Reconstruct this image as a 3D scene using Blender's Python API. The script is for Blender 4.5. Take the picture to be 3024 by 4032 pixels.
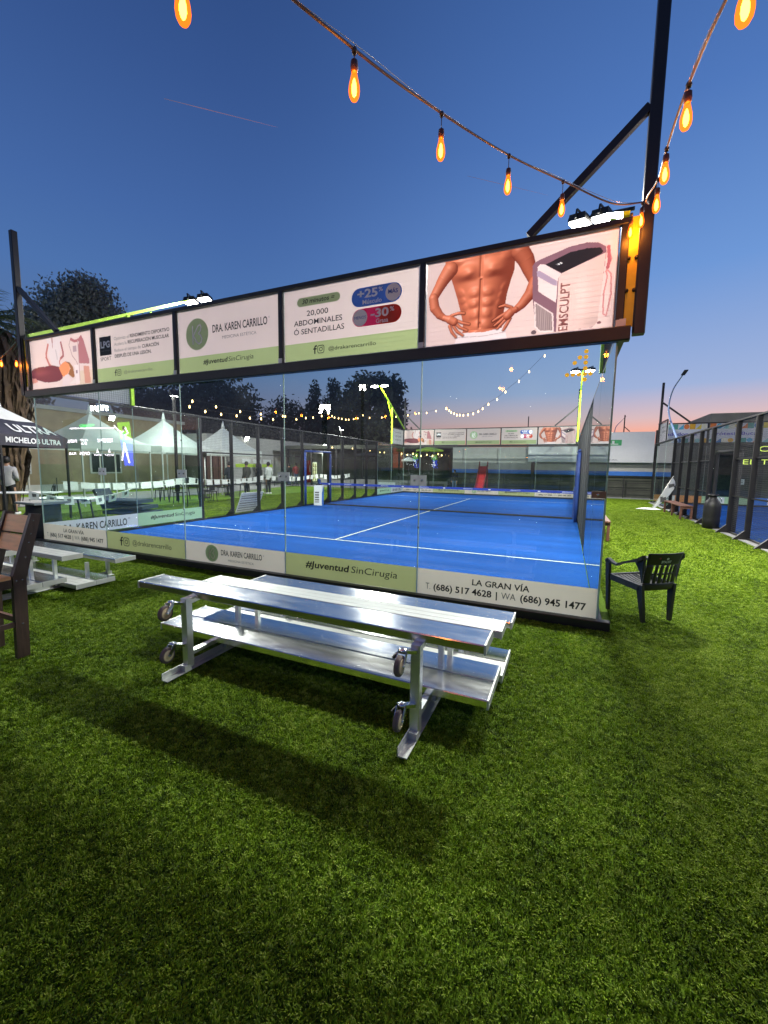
import bpy, math, random
import numpy as np
from mathutils import Vector, Matrix, Quaternion
random.seed(7)
rng = np.random.default_rng(7)
SC = bpy.context.scene
COL = SC.collection
for o in list(bpy.data.objects):
    bpy.data.objects.remove(o)

# ------------------------------------------------------------------ camera
cam_d = bpy.data.cameras.new('camera')
cam = bpy.data.objects.new('camera', cam_d)
COL.objects.link(cam)
SC.camera = cam
cam.location = (9.6306, -4.7365, 1.636)
cam.rotation_mode = 'XYZ'
cam.rotation_euler = (1.4604, -0.0146, 0.4185)
cam_d.sensor_fit = 'VERTICAL'
cam_d.sensor_height = 36.0
cam_d.sensor_width = 36.0
cam_d.lens = 36.0 * 1616.3 / 4032.0
cam_d.clip_start = 0.05
cam_d.clip_end = 9000

# ------------------------------------------------------------------ sky after sunset
def s2l(c):
    return tuple(((v / 255.0) / 12.92 if v / 255.0 <= 0.04045 else ((v / 255.0 + 0.055) / 1.055) ** 2.4) for v in c)

world = bpy.data.worlds.new('World')
SC.world = world
world.use_nodes = True
wn = world.node_tree
wn.nodes.clear()
WOUT = wn.nodes.new('ShaderNodeOutputWorld')
BG = wn.nodes.new('ShaderNodeBackground')
TC = wn.nodes.new('ShaderNodeTexCoord')
SEP = wn.nodes.new('ShaderNodeSeparateXYZ')
wn.links.new(TC.outputs['Generated'], SEP.inputs[0])

def ramp(stops):
    r = wn.nodes.new('ShaderNodeValToRGB')
    el = r.color_ramp.elements
    while len(el) > 1:
        el.remove(el[-1])
    el[0].position = stops[0][0]
    el[0].color = (*s2l(stops[0][1]), 1)
    for p, c in stops[1:]:
        e = el.new(p)
        e.color = (*s2l(c), 1)
    wn.links.new(SEP.outputs['Z'], r.inputs[0])
    return r
R_SUN = ramp([(0.0, (246, 112, 74)), (0.048, (255, 142, 106)), (0.072, (246, 168, 140)), (0.105, (212, 182, 184)),
              (0.165, (154, 172, 210)), (0.36, (106, 146, 206)), (0.57, (76, 115, 180)), (0.85, (44, 76, 134))])
R_AWAY = ramp([(0.0, (134, 108, 112)), (0.07, (122, 116, 134)), (0.2, (88, 114, 156)), (0.34, (74, 110, 166)),
               (0.45, (65, 99, 158)), (0.62, (52, 82, 138)), (0.8, (38, 64, 114))])
nrm = wn.nodes.new('ShaderNodeVectorMath'); nrm.operation = 'MULTIPLY'
nrm.inputs[1].default_value = (1, 1, 0)
wn.links.new(TC.outputs['Generated'], nrm.inputs[0])
nr2 = wn.nodes.new('ShaderNodeVectorMath'); nr2.operation = 'NORMALIZE'
wn.links.new(nrm.outputs[0], nr2.inputs[0])
dt = wn.nodes.new('ShaderNodeVectorMath'); dt.operation = 'DOT_PRODUCT'
az = math.radians(34)
dt.inputs[1].default_value = (math.sin(az), math.cos(az), 0)
wn.links.new(nr2.outputs[0], dt.inputs[0])
mr = wn.nodes.new('ShaderNodeMapRange'); mr.interpolation_type = 'SMOOTHSTEP'
mr.inputs['From Min'].default_value = 0.20
mr.inputs['From Max'].default_value = 0.97
wn.links.new(dt.outputs['Value'], mr.inputs['Value'])
mx = wn.nodes.new('ShaderNodeMix'); mx.data_type = 'RGBA'
wn.links.new(mr.outputs[0], mx.inputs['Factor'])
wn.links.new(R_AWAY.outputs[0], mx.inputs[6])
wn.links.new(R_SUN.outputs[0], mx.inputs[7])
wn.links.new(mx.outputs[2], BG.inputs['Color'])
BG.inputs['Strength'].default_value = 1.0
wn.links.new(BG.outputs[0], WOUT.inputs[0])

SC.view_settings.view_transform = 'Standard'
SC.view_settings.look = 'None'
SC.view_settings.gamma = 1
SC.view_settings.exposure = 0.14
SC.view_settings.use_curve_mapping = False
cy = SC.cycles
cy.use_denoising = True
cy.max_bounces = 10
cy.diffuse_bounces = 3
cy.glossy_bounces = 4
cy.transmission_bounces = 6
cy.transparent_max_bounces = 40
cy.sample_clamp_indirect = 4.0
cy.caustics_reflective = False
cy.caustics_refractive = False

FLOOD_W = 520.0      # watts of every lit floodlight head

# ------------------------------------------------------------------ materials
M = {}
def mat(name, col, rough=0.6, metal=0.0, var=0.12, scale=8.0, bump=0.0, emit=None, estr=0.0, transl=0.0, spec=0.5, sampling=None, bscale=None, streak=None):
    if name in M:
        return M[name]
    m = bpy.data.materials.new(name)
    m.use_nodes = True
    nt = m.node_tree
    b = nt.nodes['Principled BSDF']
    out = nt.nodes['Material Output']
    b.inputs['Roughness'].default_value = rough
    b.inputs['Metallic'].default_value = metal
    b.inputs['Specular IOR Level'].default_value = spec
    tc = nt.nodes.new('ShaderNodeTexCoord')
    nz = nt.nodes.new('ShaderNodeTexNoise')
    nz.inputs['Scale'].default_value = scale
    nz.inputs['Detail'].default_value = 5
    if streak:
        mp = nt.nodes.new('ShaderNodeMapping')
        mp.inputs['Scale'].default_value = streak
        nt.links.new(tc.outputs['Object'], mp.inputs[0])
        nt.links.new(mp.outputs[0], nz.inputs['Vector'])
    else:
        nt.links.new(tc.outputs['Object'], nz.inputs['Vector'])
    cr = nt.nodes.new('ShaderNodeValToRGB')
    cr.color_ramp.elements[0].position = 0.3
    cr.color_ramp.elements[1].position = 0.7
    cr.color_ramp.elements[0].color = (*[max(0, c * (1 - var)) for c in col], 1)
    cr.color_ramp.elements[1].color = (*[min(1, c * (1 + var)) for c in col], 1)
    nt.links.new(nz.outputs['Fac'], cr.inputs[0])
    nt.links.new(cr.outputs[0], b.inputs['Base Color'])
    if bump:
        bp = nt.nodes.new('ShaderNodeBump')
        bp.inputs['Strength'].default_value = bump
        bp.inputs['Distance'].default_value = 0.01
        n2 = nt.nodes.new('ShaderNodeTexNoise')
        n2.inputs['Scale'].default_value = bscale or scale * 6
        n2.inputs['Detail'].default_value = 4
        nt.links.new(tc.outputs['Object'], n2.inputs['Vector'])
        nt.links.new(n2.outputs['Fac'], bp.inputs['Height'])
        nt.links.new(bp.outputs[0], b.inputs['Normal'])
    if emit:
        b.inputs['Emission Color'].default_value = (*emit, 1)
        b.inputs['Emission Strength'].default_value = estr
        if sampling:
            m.cycles.emission_sampling = sampling
    if transl:
        t = nt.nodes.new('ShaderNodeBsdfTranslucent')
        nt.links.new(cr.outputs[0], t.inputs[0])
        mxs = nt.nodes.new('ShaderNodeMixShader')
        mxs.inputs[0].default_value = transl
        nt.links.new(b.outputs[0], mxs.inputs[1])
        nt.links.new(t.outputs[0], mxs.inputs[2])
        nt.links.new(mxs.outputs[0], out.inputs[0])
    M[name] = m
    return m

def glass_mat(name, tint, dirt=0.007):
    m = bpy.data.materials.new(name)
    m.use_nodes = True
    nt = m.node_tree
    nt.nodes.clear()
    out = nt.nodes.new('ShaderNodeOutputMaterial')
    tr = nt.nodes.new('ShaderNodeBsdfTransparent')
    tr.inputs[0].default_value = (*tint, 1)
    gl = nt.nodes.new('ShaderNodeBsdfGlossy')
    gl.inputs['Roughness'].default_value = 0.0
    fr = nt.nodes.new('ShaderNodeFresnel')
    fr.inputs['IOR'].default_value = 1.52
    ge = nt.nodes.new('ShaderNodeNewGeometry')
    inv = nt.nodes.new('ShaderNodeMath'); inv.operation = 'SUBTRACT'
    inv.inputs[0].default_value = 1.0
    nt.links.new(ge.outputs['Backfacing'], inv.inputs[1])
    mu = nt.nodes.new('ShaderNodeMath'); mu.operation = 'MULTIPLY'
    nt.links.new(fr.outputs[0], mu.inputs[0]); nt.links.new(inv.outputs[0], mu.inputs[1])
    m2 = nt.nodes.new('ShaderNodeMath'); m2.operation = 'MULTIPLY'
    m2.inputs[1].default_value = 1.45          # both faces of the sheet reflect
    m2.use_clamp = True
    nt.links.new(mu.outputs[0], m2.inputs[0])
    mix = nt.nodes.new('ShaderNodeMixShader')
    nt.links.new(m2.outputs[0], mix.inputs[0])
    nt.links.new(tr.outputs[0], mix.inputs[1]); nt.links.new(gl.outputs[0], mix.inputs[2])
    # dried drops, hand and ball marks
    tc = nt.nodes.new('ShaderNodeTexCoord')
    n1 = nt.nodes.new('ShaderNodeTexNoise'); n1.inputs['Scale'].default_value = 1.6; n1.inputs['Detail'].default_value = 8
    n2 = nt.nodes.new('ShaderNodeTexVoronoi'); n2.inputs['Scale'].default_value = 9
    nt.links.new(tc.outputs['Object'], n1.inputs['Vector']); nt.links.new(tc.outputs['Object'], n2.inputs['Vector'])
    c1 = nt.nodes.new('ShaderNodeMapRange'); c1.inputs['From Min'].default_value = 0.48; c1.inputs['From Max'].default_value = 0.8
    c1.inputs['To Max'].default_value = dirt * 2.2
    nt.links.new(n1.outputs['Fac'], c1.inputs['Value'])
    c2 = nt.nodes.new('ShaderNodeMapRange'); c2.inputs['From Min'].default_value = 0.09; c2.inputs['From Max'].default_value = 0.03
    c2.inputs['To Max'].default_value = dirt * 2.0
    nt.links.new(n2.outputs['Distance'], c2.inputs['Value'])
    ad = nt.nodes.new('ShaderNodeMath'); ad.operation = 'ADD'; ad.use_clamp = True
    nt.links.new(c1.outputs[0], ad.inputs[0]); nt.links.new(c2.outputs[0], ad.inputs[1])
    ad2 = nt.nodes.new('ShaderNodeMath'); ad2.operation = 'ADD'; ad2.inputs[1].default_value = 0.0
    nt.links.new(ad.outputs[0], ad2.inputs[0])
    df = nt.nodes.new('ShaderNodeBsdfDiffuse'); df.inputs[0].default_value = (0.75, 0.78, 0.76, 1)
    tl = nt.nodes.new('ShaderNodeBsdfTranslucent'); tl.inputs[0].default_value = (0.75, 0.78, 0.76, 1)
    mdf = nt.nodes.new('ShaderNodeMixShader'); mdf.inputs[0].default_value = 0.5
    nt.links.new(df.outputs[0], mdf.inputs[1]); nt.links.new(tl.outputs[0], mdf.inputs[2])
    mix2 = nt.nodes.new('ShaderNodeMixShader')
    nt.links.new(ad2.outputs[0], mix2.inputs[0])
    nt.links.new(mix.outputs[0], mix2.inputs[1]); nt.links.new(mdf.outputs[0], mix2.inputs[2])
    nt.links.new(mix2.outputs[0], out.inputs[0])
    return m

def paint_mat(name, transl=0.45):
    m = bpy.data.materials.new(name)
    m.use_nodes = True
    nt = m.node_tree
    b = nt.nodes['Principled BSDF']; out = nt.nodes['Material Output']
    at = nt.nodes.new('ShaderNodeAttribute'); at.attribute_name = 'print'
    nt.links.new(at.outputs['Color'], b.inputs['Base Color'])
    b.inputs['Roughness'].default_value = 0.55
    t = nt.nodes.new('ShaderNodeBsdfTranslucent'); nt.links.new(at.outputs['Color'], t.inputs[0])
    x = nt.nodes.new('ShaderNodeMixShader'); x.inputs[0].default_value = transl
    nt.links.new(b.outputs[0], x.inputs[1]); nt.links.new(t.outputs[0], x.inputs[2]); nt.links.new(x.outputs[0], out.inputs[0])
    return m

TR = 0.5
steel = mat('black_painted_steel', (0.011, 0.010, 0.010), 0.45, 0.0, 0.25, 6, 0.05)
lime = mat('lime_painted_steel', (0.42, 0.72, 0.02), 0.4, 0.0, 0.08)
yellow = mat('yellow_painted_steel', (0.72, 0.55, 0.02), 0.4, 0.0, 0.12)
glass = glass_mat('tempered_glass', (0.93, 0.975, 0.96))
glass_side = glass_mat('side_glass', (0.88, 0.955, 0.93), 0.012)
gedge = mat('glass_edge', (0.34, 0.46, 0.40), 0.2, 0.0, 0.05)
alu = mat('brushed_aluminium', (0.74, 0.72, 0.73), 0.21, 1.0, 0.05, 3.0, 0.04, streak=(0.5, 5, 5), bscale=4)
_nt = alu.node_tree; _b = _nt.nodes['Principled BSDF']
_tc = _nt.nodes.new('ShaderNodeTexCoord'); _mp = _nt.nodes.new('ShaderNodeMapping'); _mp.inputs['Scale'].default_value = (1.2, 5, 5)
_nz = _nt.nodes.new('ShaderNodeTexNoise'); _nz.inputs['Scale'].default_value = 3.5; _nz.inputs['Detail'].default_value = 5; _nz.inputs['Roughness'].default_value = .65
_mr = _nt.nodes.new('ShaderNodeMapRange'); _mr.inputs['From Min'].default_value = .38; _mr.inputs['From Max'].default_value = .66; _mr.inputs['To Min'].default_value = .17; _mr.inputs['To Max'].default_value = .24
_nt.links.new(_tc.outputs['Object'], _mp.inputs[0]); _nt.links.new(_mp.outputs[0], _nz.inputs['Vector']); _nt.links.new(_nz.outputs['Fac'], _mr.inputs['Value']); _nt.links.new(_mr.outputs[0], _b.inputs['Roughness'])
alu_dull = mat('dull_aluminium', (0.74, 0.75, 0.73), 0.42, 1.0, 0.10, 5.0, 0.05)
alu_pale = mat('matt_aluminium', (0.56, 0.56, 0.53), 0.5, 0.55, 0.06, 5.0, 0.03)
p_white = mat('banner_white_print', (0.64, 0.525, 0.485), 0.55, 0, 0.02, 3, transl=TR)
p_ink = mat('white_ink', (0.82, 0.80, 0.80), 0.55, 0, 0.02, 3)
p_green = mat('banner_green_print', (0.33, 0.40, 0.18), 0.55, 0, 0.03, 3, transl=TR)
p_sage = mat('banner_sage_print', (0.36, 0.50, 0.28), 0.55, 0, 0.03, 3, transl=TR)
p_black = mat('banner_black_print', (0.012, 0.012, 0.014), 0.5, 0, 0.05, transl=0.2)
p_grey = mat('banner_grey_print', (0.14, 0.14, 0.14), 0.5, 0, 0.05, transl=0.3)
p_blue = mat('banner_blue_print', (0.04, 0.12, 0.48), 0.5, 0, 0.05, transl=TR)
p_red = mat('banner_crimson_print', (0.55, 0.02, 0.12), 0.5, 0, 0.05, transl=TR)
p_orange = mat('banner_vermilion_print', (0.62, 0.07, 0.03), 0.5, 0, 0.05, transl=TR)
p_plain = mat('banner_plain_white_print', (0.86, 0.84, 0.84), 0.55, 0, 0.02, transl=0.65)
v_beige = mat('vinyl_beige', (0.68, 0.59, 0.48), 0.4, 0, 0.03, 2, transl=0.35)
v_olive = mat('vinyl_olive_green', (0.42, 0.44, 0.19), 0.4, 0, 0.04, 2, transl=0.35)
v_mint = mat('vinyl_mint', (0.50, 0.74, 0.45), 0.4, 0, 0.03, 2, transl=0.3)
v_white = mat('vinyl_white', (0.80, 0.82, 0.82), 0.4, 0, 0.02, 2, transl=0.3)
court_blue = mat('blue_court_turf', (0.007, 0.052, 0.225), 0.9, 0, 0.22, 0.8, 0.25, spec=0.06, bscale=160, streak=(0.35, 1.6, 1))
line_white = mat('white_court_line', (0.42, 0.45, 0.38), 0.8, 0, 0.22, 14)
net_black = mat('black_net_cord', (0.02, 0.02, 0.025), 0.8)
wire = mat('galvanised_black_wire', (0.05, 0.05, 0.052), 0.5)
tape_blue = mat('blue_net_tape', (0.01, 0.035, 0.30), 0.6)
pad_blue = mat('blue_foam_padding', (0.010, 0.035, 0.17), 0.6, 0, 0.25, 14, 0.3)
pad_black = mat('black_foam_padding', (0.015, 0.015, 0.016), 0.7, 0, 0.25, 14, 0.4)
rubber = mat('grey_brown_rubber', (0.13, 0.10, 0.085), 0.75, 0, 0.2, 20, 0.1)
cream = mat('cream_plastic_hub', (0.62, 0.50, 0.28), 0.45)
chrome = mat('zinc_plated_steel', (0.6, 0.6, 0.6), 0.25, 1.0, 0.1)
plastic_black = mat('black_moulded_plastic', (0.006, 0.006, 0.006), 0.5, 0, 0.15, 10, 0.05)
wood = mat('varnished_oak_slat', (0.74, 0.42, 0.18), 0.42, 0, 0.22, 3, 0.1, streak=(1.2, 9, 9))
wood_dark = mat('dark_stained_wood', (0.045, 0.026, 0.020), 0.45, 0, 0.3, 6, 0.1, streak=(9, 9, 1))
wood_mid = mat('brown_bench_wood', (0.13, 0.055, 0.035), 0.55, 0, 0.25, 6, 0.1)
pallet_wood = mat('raw_pallet_wood', (0.45, 0.33, 0.18), 0.7, 0, 0.25, 8, 0.1)
led_white = mat('lit_floodlight_lens', (1, 1, 1), 0.4, emit=(1, 0.97, 0.88), estr=60, sampling='NONE')
bulb_glow = bpy.data.materials.new('amber_bulb_glass'); bulb_glow.use_nodes = True
_n = bulb_glow.node_tree; _n.nodes.clear()
_o = _n.nodes.new('ShaderNodeOutputMaterial'); _e = _n.nodes.new('ShaderNodeEmission'); _e.inputs[0].default_value = (1.0, 0.17, 0.01, 1); _e.inputs[1].default_value = 1.0
_t = _n.nodes.new('ShaderNodeBsdfTransparent'); _t.inputs[0].default_value = (1, .62, .2, 1); _a = _n.nodes.new('ShaderNodeAddShader')
_n.links.new(_e.outputs[0], _a.inputs[0]); _n.links.new(_t.outputs[0], _a.inputs[1]); _n.links.new(_a.outputs[0], _o.inputs[0])
bulb_glow.cycles.emission_sampling = 'NONE'
fil_glow = mat('glowing_filament', (1, 0.8, 0.4), 0.2, emit=(1.0, 0.62, 0.13), estr=16, sampling='NONE')
bulb_far = mat('glowing_warm_bulb', (1, 0.6, 0.2), 0.2, emit=(1.0, 0.62, 0.22), estr=9, sampling='NONE')
socket = mat('brown_bulb_socket', (0.07, 0.03, 0.02), 0.5)
cable_m = mat('dark_light_cable', (0.05, 0.035, 0.035), 0.45)
cable_clear = mat('steel_support_wire', (0.5, 0.5, 0.52), 0.25, 0.9)
wall_grey = mat('pale_grey_render', (0.42, 0.41, 0.39), 0.85, 0, 0.07, 2, 0.1)
wall_tan = mat('tan_render', (0.36, 0.29, 0.18), 0.85, 0, 0.12, 2, 0.1)  # tan glow of the side glass, put into a wall colour
wall_white = mat('white_render', (0.62, 0.60, 0.58), 0.85, 0, 0.06, 2, 0.1)
wall_dark = mat('dark_olive_render', (0.075, 0.078, 0.062), 0.8, 0, 0.2, 1.5, 0.1)
concrete = mat('grey_concrete', (0.26, 0.26, 0.25), 0.85, 0, 0.15, 3, 0.15)
blue_paint = mat('blue_painted_band', (0.03, 0.16, 0.55), 0.6, 0, 0.08)
lime_paint = mat('lime_painted_band', (0.40, 0.60, 0.03), 0.6, 0, 0.08)
dark_glass = mat('dark_window_glass', (0.03, 0.04, 0.04), 0.12, 0, 0.2)
sign_white = mat('white_sign_board', (0.60, 0.60, 0.62), 0.5, 0, 0.03)
sign_green = mat('green_sign_block', (0.03, 0.30, 0.10), 0.5)
tent_white = mat('white_tent_fabric', (0.78, 0.80, 0.79), 0.7, 0, 0.05, 3, 0.05, transl=0.3)
tent_black = mat('black_tent_fabric', (0.022, 0.022, 0.035), 0.6, 0, 0.2, 3, 0.05)
cloth_white = mat('white_cloth', (0.75, 0.76, 0.75), 0.8, 0, 0.06, 5, 0.05)
fabric_black = mat('black_cloth', (0.016, 0.016, 0.018), 0.85, 0, 0.3, 8, 0.1)
skin_m = mat('skin', (0.34, 0.19, 0.12), 0.5)
hair_m = mat('dark_hair', (0.012, 0.010, 0.009), 0.5)
red_paint = mat('red_enamel', (0.45, 0.02, 0.02), 0.35)
maroon = mat('maroon_plastic', (0.22, 0.03, 0.03), 0.35)
bark = mat('brown_bark', (0.10, 0.07, 0.05), 0.9, 0, 0.3, 6, 0.4)
leaf_dark = mat('dark_foliage', (0.075, 0.088, 0.055), 0.7, 0, 0.45, 0.9, transl=0.25)
leaf_grey = mat('grey_green_foliage', (0.26, 0.28, 0.23), 0.7, 0, 0.35, 0.8, transl=0.35)
leaf_con = mat('conifer_foliage', (0.035, 0.055, 0.032), 0.7, 0, 0.4, 0.8)
leaf_palm = mat('palm_frond_green', (0.10, 0.13, 0.05), 0.6, 0, 0.35, 2)
frond_dry = mat('dry_palm_frond', (0.12, 0.078, 0.044), 0.8, 0, 0.45, 3, 0.1)
cloud_m = mat('ice_trail', (0.80, 0.92, 1.0), 1.0, 0, .05, 1, transl=.5)

# ------------------------------------------------------------------ mesh helpers
class MB:
    def __init__(s):
        s.v = []; s.f = []; s.mi = []; s.mats = []; s.sm = []
    def m(s, material):
        if material not in s.mats:
            s.mats.append(material)
        return s.mats.index(material)
    def add(s, vs, fs, material, smooth=False):
        k = len(s.v); i = s.m(material)
        s.v.extend([tuple(float(c) for c in p) for p in vs])
        for f in fs:
            s.f.append(tuple(k + j for j in f)); s.mi.append(i); s.sm.append(smooth)
        return s
    def box(s, lo, hi, material):
        x0, y0, z0 = lo; x1, y1, z1 = hi
        vs = [(x0, y0, z0), (x1, y0, z0), (x1, y1, z0), (x0, y1, z0), (x0, y0, z1), (x1, y0, z1), (x1, y1, z1), (x0, y1, z1)]
        return s.add(vs, [(0, 3, 2, 1), (4, 5, 6, 7), (0, 1, 5, 4), (1, 2, 6, 5), (2, 3, 7, 6), (3, 0, 4, 7)], material)
    def cbox(s, lo, hi, material, c=0.006):
        """box with bevelled long edges (octagonal section along its longest side)"""
        lo = np.array(lo, float); hi = np.array(hi, float)
        ax = int(np.argmax(hi - lo)); a, b = [i for i in range(3) if i != ax]
        if ax == 1: a, b = b, a
        pts = []
        A0, A1, B0, B1 = lo[a], hi[a], lo[b], hi[b]
        for (u, w) in ((A0 + c, B0), (A1 - c, B0), (A1, B0 + c), (A1, B1 - c), (A1 - c, B1), (A0 + c, B1), (A0, B1 - c), (A0, B0 + c)):
            pts.append((u, w))
        vs = []
        for t in (lo[ax], hi[ax]):
            for (u, w) in pts:
                p = [0, 0, 0]; p[ax] = t; p[a] = u; p[b] = w
                vs.append(p)
        fs = [tuple(range(7, -1, -1)), tuple(range(8, 16))]
        for i in range(8):
            j = (i + 1) % 8
            fs.append((i, j, 8 + j, 8 + i))
        return s.add(vs, fs, material)
    def bar(s, p0, p1, w, h, material, up=(0, 0, 1)):
        p0 = Vector(p0); p1 = Vector(p1); d = (p1 - p0).normalized()
        u = Vector(up)
        if abs(d.dot(u)) > 0.98: u = Vector((0, 1, 0))
        a = d.cross(u).normalized(); b = a.cross(d).normalized()
        vs = []
        for p in (p0, p1):
            for sa, sb in ((-1, -1), (1, -1), (1, 1), (-1, 1)):
                vs.append(p + a * (w / 2 * sa) + b * (h / 2 * sb))
        return s.add(vs, [(0, 1, 2, 3), (7, 6, 5, 4), (0, 4, 5, 1), (1, 5, 6, 2), (2, 6, 7, 3), (3, 7, 4, 0)], material)
    def tube(s, pts, r, material, n=8, cap=True):
        pts = [Vector(p) for p in pts]
        rs = r if isinstance(r, (list, tuple)) else [r] * len(pts)
        vs = []; prev = None
        for i, p in enumerate(pts):
            d = (pts[min(i + 1, len(pts) - 1)] - pts[max(i - 1, 0)])
            d = d.normalized() if d.length > 1e-9 else Vector((0, 0, 1))
            if prev is None:
                u = Vector((0, 0, 1)) if abs(d.z) < 0.9 else Vector((1, 0, 0))
                a = d.cross(u).normalized()
            else:
                a = (prev - d * prev.dot(d)).normalized()
            prev = a
            b = d.cross(a)
            for k in range(n):
                t = 2 * math.pi * k / n
                vs.append(p + (a * math.cos(t) + b * math.sin(t)) * rs[i])
        fs = []
        for i in range(len(pts) - 1):
            for k in range(n):
                fs.append((i * n + k, i * n + (k + 1) % n, (i + 1) * n + (k + 1) % n, (i + 1) * n + k))
        if cap:
            fs.append(tuple(range(n - 1, -1, -1))); fs.append(tuple(range((len(pts) - 1) * n, len(pts) * n)))
        return s.add(vs, fs, material, True)
    def lathe(s, prof, origin, material, n=16, axis='z'):
        """prof: list of (radius, height)"""
        vs = []
        for r, h in prof:
            for k in range(n):
                t = 2 * math.pi * k / n
                p = (r * math.cos(t), r * math.sin(t), h)
                if axis == 'x': p = (p[2], p[0], p[1])
                elif axis == 'y': p = (p[1], p[2], p[0])
                vs.append((origin[0] + p[0], origin[1] + p[1], origin[2] + p[2]))
        fs = []
        for i in range(len(prof) - 1):
            for k in range(n):
                fs.append((i * n + k, i * n + (k + 1) % n, (i + 1) * n + (k + 1) % n, (i + 1) * n + k))
        fs.append(tuple(range(n - 1, -1, -1))); fs.append(tuple(range((len(prof) - 1) * n, len(prof) * n)))
        return s.add(vs, fs, material, True)
    def prism(s, poly, fn, t0, t1, material):
        """poly in 2D, fn(u,v,t)->3D"""
        n = len(poly)
        vs = [fn(u, w, t0) for u, w in poly] + [fn(u, w, t1) for u, w in poly]
        fs = [tuple(range(n - 1, -1, -1)), tuple(range(n, 2 * n))] + [(i, (i + 1) % n, n + (i + 1) % n, n + i) for i in range(n)]
        return s.add(vs, fs, material)
    def flat(s, poly, fn, material):
        return s.add([fn(u, w) for u, w in poly], [tuple(range(len(poly)))], material)
    def build(s, name, parent=None, shift=None):
        me = bpy.data.meshes.new(name)
        v = s.v
        if shift is not None:
            v = [(a - shift[0], b - shift[1], c - shift[2]) for a, b, c in v]
        me.from_pydata(v, [], s.f)
        for mm in s.mats: me.materials.append(mm)
        me.polygons.foreach_set('material_index', s.mi)
        me.polygons.foreach_set('use_smooth', s.sm)
        me.update()
        o = bpy.data.objects.new(name, me)
        COL.objects.link(o)
        if parent is not None: o.parent = parent
        return o

def tag(o, label=None, cat=None, group=None, kind=None):
    if label: o['label'] = label
    if cat: o['category'] = cat
    if group: o['group'] = group
    if kind: o['kind'] = kind
    return o
def thing(name, label, cat, loc=(0, 0, 0), rz=0.0, group=None):
    o = bpy.data.objects.new(name, None)
    o.empty_display_size = 0.1
    COL.objects.link(o)
    o.location = loc; o.rotation_euler = (0, 0, rz)
    return tag(o, label, cat, group)
def struct(mb, name):
    return tag(mb.build(name), kind='structure')
def copy_tree(o, parent=None):
    c = o.copy(); COL.objects.link(c)
    if parent is not None: c.parent = parent
    for ch in list(o.children): copy_tree(ch, c)
    return c
def dup(o, loc=None, rz=None, label=None, group=None):
    c = copy_tree(o)
    if loc is not None: c.location = loc
    if rz is not None: c.rotation_euler = (0, 0, rz)
    if label: c['label'] = label
    if group: c['group'] = group
    return c

# ---- lettering as thin print
_txt = {}
def glyphs(body, bold=0.0):
    k = (body, bold)
    if k in _txt: return _txt[k]
    c = bpy.data.curves.new('lettering', 'FONT')
    c.body = body; c.size = 1.0; c.resolution_u = 3; c.offset = bold
    o = bpy.data.objects.new('lettering', c)
    COL.objects.link(o)
    dg = bpy.context.evaluated_depsgraph_get()
    me = bpy.data.meshes.new_from_object(o.evaluated_get(dg))
    vs = np.array([tuple(v.co) for v in me.vertices]); fs = [tuple(p.vertices) for p in me.polygons]
    bpy.data.objects.remove(o); bpy.data.curves.remove(c); bpy.data.meshes.remove(me)
    _txt[k] = (vs, fs)
    return _txt[k]
CAP = 0.73
def text(mb, body, u0, u1, v, h, fn, material, bold=0.0, shear=0.0):
    bold = bold * 1.5
    """fit the words between u0 and u1 on baseline v with capital height h; fn(u,v)->3D"""
    vs, fs = glyphs(body, bold)
    if len(vs) == 0: return
    x0, x1 = vs[:, 0].min(), vs[:, 0].max()
    s = (u1 - u0) / (x1 - x0); sy = h / (CAP * 0.95)
    P = [fn(u0 + (p[0] - x0) * s + shear * p[1] * sy, v + p[1] * sy) for p in vs]
    mb.add(P, fs, material)
def ring(r, n=28, a0=0.0, a1=2 * math.pi):
    return [(math.cos(a0 + (a1 - a0) * i / n) * r, math.sin(a0 + (a1 - a0) * i / n) * r) for i in range(n + (0 if abs(a1 - a0 - 2 * math.pi) < 1e-6 else 1))]
def disc(mb, cu, cv, ru, rv, fn, material, n=28):
    mb.flat([(cu + math.cos(2 * math.pi * i / n) * ru, cv + math.sin(2 * math.pi * i / n) * rv) for i in range(n)], fn, material)
def stroke(mb, pts, w, fn, material):
    for i in range(len(pts) - 1):
        a = np.array(pts[i], float); b = np.array(pts[i + 1], float); d = b - a; L = np.linalg.norm(d)
        if L < 1e-9: continue
        d /= L; n = np.array([-d[1], d[0]]) * w / 2
        e = d * w * 0.25
        mb.flat([tuple(a - n - e), tuple(b - n + e), tuple(b + n + e), tuple(a + n - e)], fn, material)
def pill(mb, u0, u1, v0, v1, fn, material, n=10):
    r = (v1 - v0) / 2; c = (v0 + v1) / 2
    pts = [(u1 - r + math.cos(-math.pi / 2 + math.pi * i / n) * r, c + math.sin(-math.pi / 2 + math.pi * i / n) * r) for i in range(n + 1)]
    pts += [(u0 + r + math.cos(math.pi / 2 + math.pi * i / n) * r, c + math.sin(math.pi / 2 + math.pi * i / n) * r) for i in range(n + 1)]
    mb.flat(pts, fn, material)
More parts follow.
